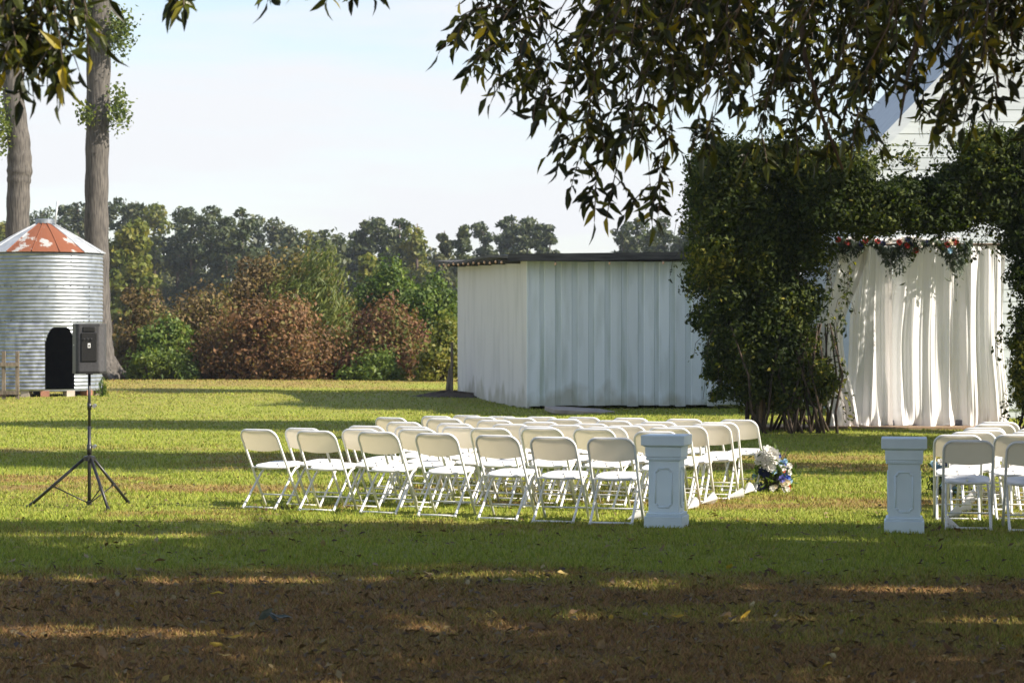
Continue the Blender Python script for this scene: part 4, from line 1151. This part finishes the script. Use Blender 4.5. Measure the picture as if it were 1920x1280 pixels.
# white paper cones lying along the aisle
def cone(px, py, L, rz, label):
    Y = gY(py); x = (px - 960) * Y / F
    mb = MB()
    def fn(u, v):
        a = u * 2 * PI * .97; r = .004 + .052 * v * (1 + .12 * math.sin(a * 3 + rz * 9))
        return (v * L, r * math.cos(a), .05 * v + r * math.sin(a) + .01 * v * math.sin(a * 2))
    mb.grid(fn, 18, 6)
    o = mb.build('paper_cone', M['paper_white'], None, True)
    o.location = (x, Y, float(gz(x, Y)) + .012); o.rotation_euler = (0, 0, rz)
    tag(o, label, 'paper cone', 'white paper cones lying along the aisle')
LA = 'white paper cone lying on grass by the aisle legs of loudspeaker-side chairs'
LB = 'white paper cone lying on grass by the aisle legs of chairs away from loudspeaker'
for px, py, L, rz in [(1176, 976, .15, .35), (1316, 945, .15, .5), (1358, 935, .20, .25), (1396, 926, .13, 1.0), (1290, 956, .12, .9)]: cone(px, py, L, rz, LA)
for px, py, L, rz in [(1800, 992, .12, 2.6), (1776, 971, .12, .4), (1792, 961, .14, .25), (1803, 948, .12, .4), (1806, 940, .12, .3), (1825, 931, .10, .5), (1880, 958, .1, .8)]: cone(px, py, L, rz, LB)
# ------------------------------------------------------------------ pecan tree overhead
pc = thing('pecan_tree', 'large pecan tree with low drooping leafy branches spreading over the lawn', 'tree', (8.2, 9.0, float(gz(8.2, 9))))
PO = pc.location.copy()
CX, CYS = math.cos(SUN_EL) / math.sin(SUN_EL) * math.cos(SUN_A), math.cos(SUN_EL) / math.sin(SUN_EL) * math.sin(SUN_A)
SUN_STREAKS = [(-6, .6, 15.7, 15.5, .16), (-6, .4, 12.45, 13.0, .17), (.4, 6, 15.2, 14.8, .15), (.0, 3.4, 13.35, 13.3, .13), (-6, -2.6, 19.0, 19.1, .16), (-2.4, -.2, 16.35, 16.3, .10), (1.8, 6, 18.6, 18.5, .12), (1.6, 6, 17.3, 17.3, .12)]  # lawn streaks to be sunlit; crowns are cut open towards the sun
def crown_streak_cuts(P):
    """True where the crowns keep their leaves; slots cut along the sun rays put streaks of sun on set lines of the lawn"""
    gx_, gy_ = P[:, 0] - CX * P[:, 2], P[:, 1] + CYS * P[:, 2]
    keep = np.ones(len(P), bool)
    for x0, x1, ya_, yb_, hw in SUN_STREAKS:
        yc = ya_ + (yb_ - ya_) * (gx_ - x0) / (x1 - x0) + (vnoise(gx_ * .8, gx_ * 0, 6) - .5) * .5
        w = hw * (.35 + 1.3 * vnoise(gx_ * 1.1 + 9, gx_ * 0, 8))
        keep &= ~((gx_ > x0) & (gx_ < x1) & (np.abs(gy_ - yc) < w) & (R.random(len(P)) < .96))
    return keep
MB().tube([(0, 0, -.2), (0, 0, .5), (-.1, .1, 2.2), (-.3, .3, 4.2), (-.2, .4, 7), (0, .5, 10.5)], [.62, .45, .38, .33, .2, .05], 14).build('trunk', M['bark'], pc, True)

def frame_uv(P):
    Y = np.maximum(P[:, 1], .01)
    return 960 + P[:, 0] * F / Y, HY - (P[:, 2] - HC) * F / Y
def out_of_frame(P, mpx=40):
    px, py = frame_uv(P)
    ins = (P[:, 1] > 1.0) & (px > -mpx - 300) & (px < 1920 + mpx) & (py > -mpx) & (py < 1400)
    near = (np.abs(P[:, 0]) < 1.2) & (P[:, 1] < 4) & (P[:, 2] < 3.0) & (P[:, 1] > -1)
    return ~ins & ~near

# outer crown (above and beside the view)
bl = []
rg = random.Random(5)
for i in range(190):
    a = rg.uniform(0, 2 * PI); u = rg.random() ** .4; z = rg.uniform(3.4, 11.5)
    rad = math.sqrt(max(.1, 1 - ((z - 6.0) / 6.2) ** 2))
    bl.append((7.0 + 8.6 * u * math.cos(a) * rad, 11.2 + 8.2 * u * math.sin(a) * rad, z, 1.35, 1.35, .85))
P, N_, idx = blob_points(bl, 80000, .4, 1.1)
P = P[out_of_frame(P)]
P = P[P[:, 1] < 20.3 - CYS * P[:, 2] + (vnoise(P[:, 0] * .7, P[:, 2] * .7, 4) - .5) * .9]  # crown trimmed along the sun rays to set its shadow edge
P = P[crown_streak_cuts(P)]
rel = P - np.array(PO)
link('crown', leaf_cards('crown', rel, unit(R.normal(0, 1, (len(P), 3)) + np.array([0, 0, .8])), .19, .45, G['pecan']), pc)
lim = MB()
for i in range(0, 190, 6):
    b = Vector(bl[i][:3]) - PO
    if not out_of_frame(np.array([bl[i][:3]]), 150)[0]: continue
    s0 = Vector((-.2, .3, min(b.z - .5, 3 + b.z * .35)))
    mid = (s0 + b) / 2 + Vector((0, 0, .5))
    if not out_of_frame(np.array([tuple(mid + PO)]), 150)[0]: continue
    lim.tube([s0, mid, b], [.12, .07, .02], 6)
lim.build('limbs', M['bark'], pc, True)

# drooping leafy branchlets that hang into view
leafV, leafF, leafR = [], [], []
single = []                          # (matrix data) for leaves kept as parts of their own
def leaflet_geo(L, W, bend, curl):
    z = lambda t: -bend * t * t * L
    v = [(0, 0, 0), (.30 * L, W * .5, z(.3) + curl * W), (.30 * L, -W * .5, z(.3) + curl * W), (.66 * L, W * .36, z(.66) + curl * W * .7), (.66 * L, -W * .36, z(.66) + curl * W * .7), (L, 0, z(1.0)), (.30 * L, 0, z(.3)), (.66 * L, 0, z(.66))]
    f = [(0, 6, 1), (0, 2, 6), (6, 7, 3, 1), (6, 2, 4, 7), (7, 5, 3), (7, 4, 5)]
    return v, f
twig = MB()
one_meshes = []
for k in range(6):
    v, f = leaflet_geo(1.0, random.uniform(.26, .37), random.uniform(.0, .5), random.uniform(.1, .5))
    me = bpy.data.meshes.new('leaf'); me.from_pydata(v, [], f); me.materials.append(G['pecan_one']); one_meshes.append(me)
cand = []
def add_leaflet(p, d, L):
    d = d.normalized(); up = Vector((R.normal(0, 1), R.normal(0, 1), R.normal(.4, .8))); side = d.cross(up).normalized(); nrm = side.cross(d).normalized()
    cand.append((p.copy(), d, side, nrm, L))
def compound_leaf(p, d, ln):
    d = d.normalized(); n = random.randint(3, 5); pts = [p]; cur = p.copy(); dd = d.copy()
    for i in range(6):
        dd = (dd + Vector((0, 0, -.09))).normalized(); cur = cur + dd * ln / 6; pts.append(cur.copy())
    twig.tube([q - PO for q in pts], [.0028] * 6 + [.0016], 4, False)
    for i in range(n):
        q = pts[1 + int(i * 5 / n)]
        for sg in (-1, 1):
            side = dd.cross(Vector((0, 0, 1))); side = side.normalized() if side.length > .1 else Vector((1, 0, 0))
            a = (dd * .7 + side * sg * .8 + Vector((R.normal(0, .3), R.normal(0, .3), -.10 + R.normal(0, .5))))
            add_leaflet(q, a, random.uniform(.05, .112) * (.8 + .35 * i / n))
    add_leaflet(pts[-1], dd + Vector((0, 0, -.2)), random.uniform(.08, .12))
def branchlet(px0, py0, px1, py1, Y0, Y1, step=.105, r=.009, leafy=(.15, 1.0), ln=.24):
    a, b = wp(px0, py0, Y0), wp(px1, py1, Y1)
    L = (b - a).length; n = max(4, int(L / step)); pts = []
    for i in range(n + 1):
        u = i / n; q = a.lerp(b, u); q.z += .10 * L * math.sin(PI * u); q.x += .02 * math.sin(u * 9 + px0); pts.append(q)
    twig.tube([q - PO for q in pts], [r * (1 - .75 * i / n) for i in range(n + 1)], 6, False)
    for i in range(1, n + 1):
        u = i / n
        if u < leafy[0] or u > leafy[1]: continue
        t_ = (pts[i] - pts[i - 1]).normalized()
        ang = i * 2.4 + px0
        d = t_ * .5 + Vector((math.cos(ang), math.sin(ang) * .8, -.15)) * .8
        compound_leaf(pts[i], d, random.uniform(.6, 1.15) * ln)
    compound_leaf(pts[-1], (pts[-1] - pts[-2]), ln)
env = [(820, 40), (860, 60), (900, 95), (940, 110), (980, 140), (1010, 150), (1050, 205), (1100, 230), (1160, 250), (1230, 235), (1300, 240), (1360, 285), (1430, 300), (1500, 300), (1570, 300), (1625, 225), (1680, 235), (1740, 225), (1800, 245), (1860, 255), (1930, 235), (2000, 250)]
ex, ey = zip(*env)
rg = random.Random(21)
for k in range(84):
    x1 = 885 + (k + rg.random()) * (1090 / 84)
    ye = float(np.interp(x1, ex, ey)) - 26
    y1 = ye * (1 - .78 * rg.random() ** 1.1)
    Y1 = rg.uniform(9.6, 13.0)
    if x1 > 1600 and rg.random() < .38: continue
    branchlet(x1 + rg.uniform(-60, 170), -rg.uniform(40, 140), x1, y1, Y1 + rg.uniform(-.4, .4), Y1, .135, .007, (.2, 1.0), .20)
# the cluster that hangs lowest against the sky
for (a, b, c, d) in [(1180, 130, 1110, 340), (1190, 150, 1160, 330), (1200, 140, 1215, 345), (1220, 170, 1245, 330), (1150, 150, 1072, 250), (1140, 170, 1095, 290)]:
    branchlet(a, b, c, d, 10.8, 10.6, .17, .005, (.35, 1.0), .2)
for (a, b, c, d) in [(960, 20, 868, 30), (1000, 30, 930, 85), (1000, 60, 960, 130), (1040, 70, 1010, 160)]:
    branchlet(a, b, c, d, 10.4, 10.2, .16, .005, (.3, 1.0), .2)
for k in range(46):
    x1 = 1120 + (k + rg.random()) * (830 / 46); Y1 = rg.uniform(9.8, 13.2)
    branchlet(x1 + rg.uniform(-40, 120), -rg.uniform(60, 140), x1, rg.uniform(-10, 120), Y1 + rg.uniform(-.3, .3), Y1, .13, .006, (.25, 1.0), .2)
# limbs visible among the leaves
twig.tube([q - PO for q in (wp(1420, -60, 10.9), wp(1300, 0, 10.8), wp(1220, 45, 10.7), wp(1140, 62, 10.7), wp(1070, 72, 10.6))], [.03, .024, .018, .012, .006], 7)
twig.tube([q - PO for q in (wp(1745, -40, 10.3), wp(1722, 60, 10.2), wp(1700, 150, 10.2), wp(1686, 236, 10.1))], [.013, .011, .008, .004], 6)
twig.tube([q - PO for q in (wp(1500, -30, 11), wp(1505, 90, 11), wp(1540, 215, 11), wp(1580, 318, 11))], [.014, .012, .009, .006], 6)
twig.tube([q - PO for q in (wp(1860, -30, 10.6), wp(1862, 80, 10.6), wp(1872, 165, 10.5))], [.013, .01, .006], 6)
# left of the view
for (a, b, c, d) in [(30, -120, 20, 60), (70, -120, 60, 95), (110, -120, 105, 110), (40, -80, 85, 60), (120, -100, 128, 60), (0, -60, -10, 70), (60, -60, 40, 40), (150, -110, 150, 25), (20, -100, 70, 20), (90, -100, 30, 30), (-40, -80, 10, 30), (130, -80, 100, 40), (0, -90, 45, 85)]:
    branchlet(a, b, c, d, 8.6 + rg.uniform(-.4, .5), 8.6, .09, .006, (.2, 1.0), .2)
for (a, b, c, d) in [(360, -110, 352, -22), (560, -120, 530, -45), (610, -120, 622, -50), (665, -110, 668, -52)]:
    branchlet(a, b, c, d, 9.4, 9.3, .12, .005, (.6, 1.0), .13)
tag(twig.build('twigs', M['twig'], pc, True), kind='stuff')
# the leaves: the larger-showing ones singly, the rest as one mass
rel_c = [c for c in cand]
score = []
for i, (p, d, side, nrm, L) in enumerate(rel_c):
    px = 960 + p.x * F / p.y; py = HY - (p.z - HC) * F / p.y
    inside = -20 < px < 1940 and -10 < py < 420
    score.append((L / p.y * (abs(nrm.y) * .6 + .4) if inside else 0) + (.0 if inside else -1))
order = np.argsort(score)[::-1]
singles = set(int(i) for i in order[:300])
for i, (p, d, side, nrm, L) in enumerate(rel_c):
    if i in singles:
        o = link('leaf', one_meshes[i % 6], pc)
        from mathutils import Matrix
        mtx = Matrix(((d.x, side.x, nrm.x, p.x - PO.x), (d.y, side.y, nrm.y, p.y - PO.y), (d.z, side.z, nrm.z, p.z - PO.z), (0, 0, 0, 1)))
        o.matrix_local = mtx @ Matrix.Scale(L, 4)
    else:
        v, f = leaflet_geo(L, L * random.uniform(.28, .40), random.uniform(.0, .45), random.uniform(.1, .4))
        b0 = len(leafV); q = p - PO
        for a, b, c in v: leafV.append(tuple(q + d * a + side * b + nrm * c))
        leafF += [tuple(b0 + k for k in ff) for ff in f]; leafR += [random.random()] * len(v)
me = bpy.data.meshes.new('hanging_leaves'); me.from_pydata(leafV, [], leafF); me.materials.append(G['pecan'])
at = me.attributes.new('rnd', 'FLOAT', 'POINT'); at.data.foreach_set('value', np.array(leafR, np.float32))
tag(link('hanging_leaves', me, pc), kind='stuff')

# ------------------------------------------------------------------ other shade trees to the side
def shade_tree(label, x, y, h0, h1, rx, ry, n, nb=46, size=.30, edge=None):
    t = thing('shade_tree', label, 'tree', (x, y, float(gz(x, y))), 0, 'shade trees beside the lawn')
    MB().tube([(0, 0, -.2), (0, 0, .6), (.1, 0, h0 * .7), (.2, .1, (h0 + h1) / 2), (.1, 0, h1 - .6)], [.5, .36, .3, .2, .05], 12).build('trunk', M['bark'], t, True)
    bl = []
    for i in range(nb):
        a = random.uniform(0, 2 * PI); u = math.sqrt(random.random()); v = random.uniform(0, 1)
        rad = math.sqrt(max(.12, 1 - ((v - .4) / .62) ** 2))
        bl.append((rx * u * math.cos(a) * rad, ry * u * math.sin(a) * rad, h0 + (h1 - h0) * v, 1.5, 1.4, 1.0))
    lm = MB()
    for b in bl[::4]: lm.tube([(.1, 0, h0 * .75 + .2 * (b[2] - h0)), (b[0] * .5, b[1] * .5, b[2] * .9), b[:3]], [.13, .08, .02], 6)
    lm.build('limbs', M['bark'], t, True)
    P, N_, idx = blob_points(bl, n, .5, 1.1)
    if edge is not None:
        ok = edge(P + np.array([x, y, 0])); P, N_ = P[ok], N_[ok]
    link('crown', leaf_cards('crown', P, unit(N_ + R.normal(0, .7, (len(P), 3))), size, .6, G['shade']), t)
shade_tree('broad shade tree standing behind the near pecan, away from the chairs', 17.5, 12.0, 3.5, 13, 8.0, 7.0, 30000, 120, edge=lambda P: (P[:, 1] < 20.3 - CYS * P[:, 2] + (vnoise(P[:, 0] * .7, P[:, 2] * .7, 4) - .5) * .9) & crown_streak_cuts(P))  # crown shape trimmed and slotted to shape the shadow it casts
shade_tree('tall shade tree beyond the chair block away from the loudspeaker', 10.8, 25.2, 7.4, 14.0, 4.2, 1.6, 14000, 36)
shade_tree('tall shade tree in front of the white house', 11.8, 36.8, 10.6, 16.0, 2.8, 1.8, 13000, 34)
shade_tree('small shade tree between the house and the chairs', 14.8, 31.6, 4.0, 10.5, 3.2, 2.2, 9000, 30)
shade_tree('slender shade tree near the house, shading the vine arbour', 11.4, 33.2, 6.2, 9.3, 3.0, 1.0, 11000, 26)
shade_tree('tall shade tree standing behind the white house', 13.5, 59.5, 9.5, 18.5, 4.5, 3.0, 16000, 44)
shade_tree('tall unseen tree added beyond the white house to shade the shed', 21.5, 45.0, 9.0, 19.0, 4.4, 3.5, 26000, 60)  # out-of-view tree put in to keep sun off the shed front

# ------------------------------------------------------------------ fallen leaves
G['litter'] = foliage('fallen_leaves', [(.05, .03, .018), (.10, .06, .03), (.17, .12, .06), (.26, .20, .10), (.34, .22, .03)], [0, .4, .75, .93, 1], .2)
G['litter_one'] = foliage('fallen_leaf', [(.05, .03, .018), (.12, .065, .032), (.24, .16, .08), (.38, .31, .18), (.50, .34, .03)], [0, .3, .6, .88, 1], .2, .6, True)
n = 4600
ly = np.where(R.random(n) < .72, R.uniform(10.6, 16, n), R.uniform(16, 27, n)); lx = R.uniform(-1, 1, n) * (ly * .2286 + 1.2)
P = np.stack([lx, ly, gz(lx, ly) + R.uniform(.012, .03, n)], 1)
nn = unit(np.stack([R.normal(0, .5, n), R.normal(0, .5, n), np.ones(n)], 1))
lt = link('leaf_litter', leaf_cards('leaf_litter', P, nn, .05, .45, G['litter']))
tag(lt, 'scattered small dry leaves on the lawn', 'leaves', kind='stuff')
fl_me = []
for k in range(5):
    c = random.uniform(.2, .9); w = random.uniform(.3, .45); mb = MB()
    def ff(u, v):
        ww = math.sin(PI * min(.98, .03 + .97 * u)) ** .8 * w * (2 * v - 1) / 2
        return (u - .5, ww, c * ww * ww * 3 + .22 * (u - .5) ** 2 * c * 2 + .04 * math.sin(u * 9 + k))
    mb.grid(ff, 7, 4); fl_me.append(mb.mesh('fallen_leaf', G['litter_one'], True))
for k in range(150):
    py = random.choice((random.uniform(1090, 1280), random.uniform(1000, 1280), random.uniform(940, 1100))); px = random.uniform(0, 1920)
    Y = gY(py); x = (px - 960) * Y / F
    o = link('fallen_leaf', fl_me[k % 5], None, (x, Y, float(gz(x, Y)) + .022)); sc = random.uniform(.06, .115); o.scale = (sc, sc, sc)
    o.rotation_euler = (random.gauss(0, .35), random.gauss(0, .35), random.uniform(0, 6.28))
    tag(o, 'dry fallen leaf lying on the grass', 'leaf', 'fallen leaves on the lawn')
M['yellow_leaf'] = pm('yellow_leaf', (.55, .36, .03), (.45, .28, .03), 20, .5, transl=.25, tcol=(.6, .4, .03))
for px, py in ((440, 1207), (1145, 1168), (1272, 1168), (1398, 1166)):
    mcopy = fl_me[1].copy(); mcopy.materials.clear(); mcopy.materials.append(M['yellow_leaf'])
    Y = gY(py); x = (px - 960) * Y / F
    o = link('yellow_leaf', mcopy, None, (x, Y, float(gz(x, Y)) + .03)); o.scale = (.085, .085, .085); o.rotation_euler = (.5, random.uniform(-.6, .3), random.uniform(0, 3))
    tag(o, 'bright yellow fallen leaf lying on the brown grass', 'leaf', 'yellow fallen leaves')
Y = gY(1168); x = (512 - 960) * Y / F
cl = thing('curled_leaf_sprig', 'dark curled green leaf sprig lying on the brown grass', 'leaf sprig', (x, Y, float(gz(x, Y)) + .02), .4)
M['dark_leaf'] = pm('dark_leaf', (.035, .045, .022), (.06, .075, .05), 20, .45)
for k, (dx, dy, dz, rx, ry, rz, sc) in enumerate([(-.05, 0, .045, 1.2, -.5, .4, .12), (.04, -.02, .03, .3, .2, .1, .15), (.0, .03, .02, .2, -.4, 2.0, .12), (.08, .0, .02, -.4, .1, 1.0, .11)]):
    mc = fl_me[k].copy(); mc.materials.clear(); mc.materials.append(M['dark_leaf'])
    o = link('leaflet', mc, cl, (dx, dy, dz)); o.rotation_euler = (rx, ry, rz); o.scale = (sc, sc, sc)

# ------------------------------------------------------------------ air
hz = MB().box((0, 0, 0), (1, 1, 1)).mesh('haze')
hm = bpy.data.materials.new('haze'); hm.use_nodes = True
hn = hm.node_tree; hn.nodes.clear()
ho = hn.nodes.new('ShaderNodeOutputMaterial'); hv = hn.nodes.new('ShaderNodeVolumePrincipled')
hv.inputs['Color'].default_value = (.80, .88, 1.0, 1); hv.inputs['Density'].default_value = .00026; hv.inputs['Anisotropy'].default_value = .2
hn.links.new(hv.outputs['Volume'], ho.inputs['Volume'])
hz.materials.append(hm)
hzo = link('haze', hz, None, (0, 940, 13.0)); hzo.scale = (2100, 2300, 32)
tag(hzo, 'thin pale summer haze hanging over the fields', 'haze', kind='stuff')
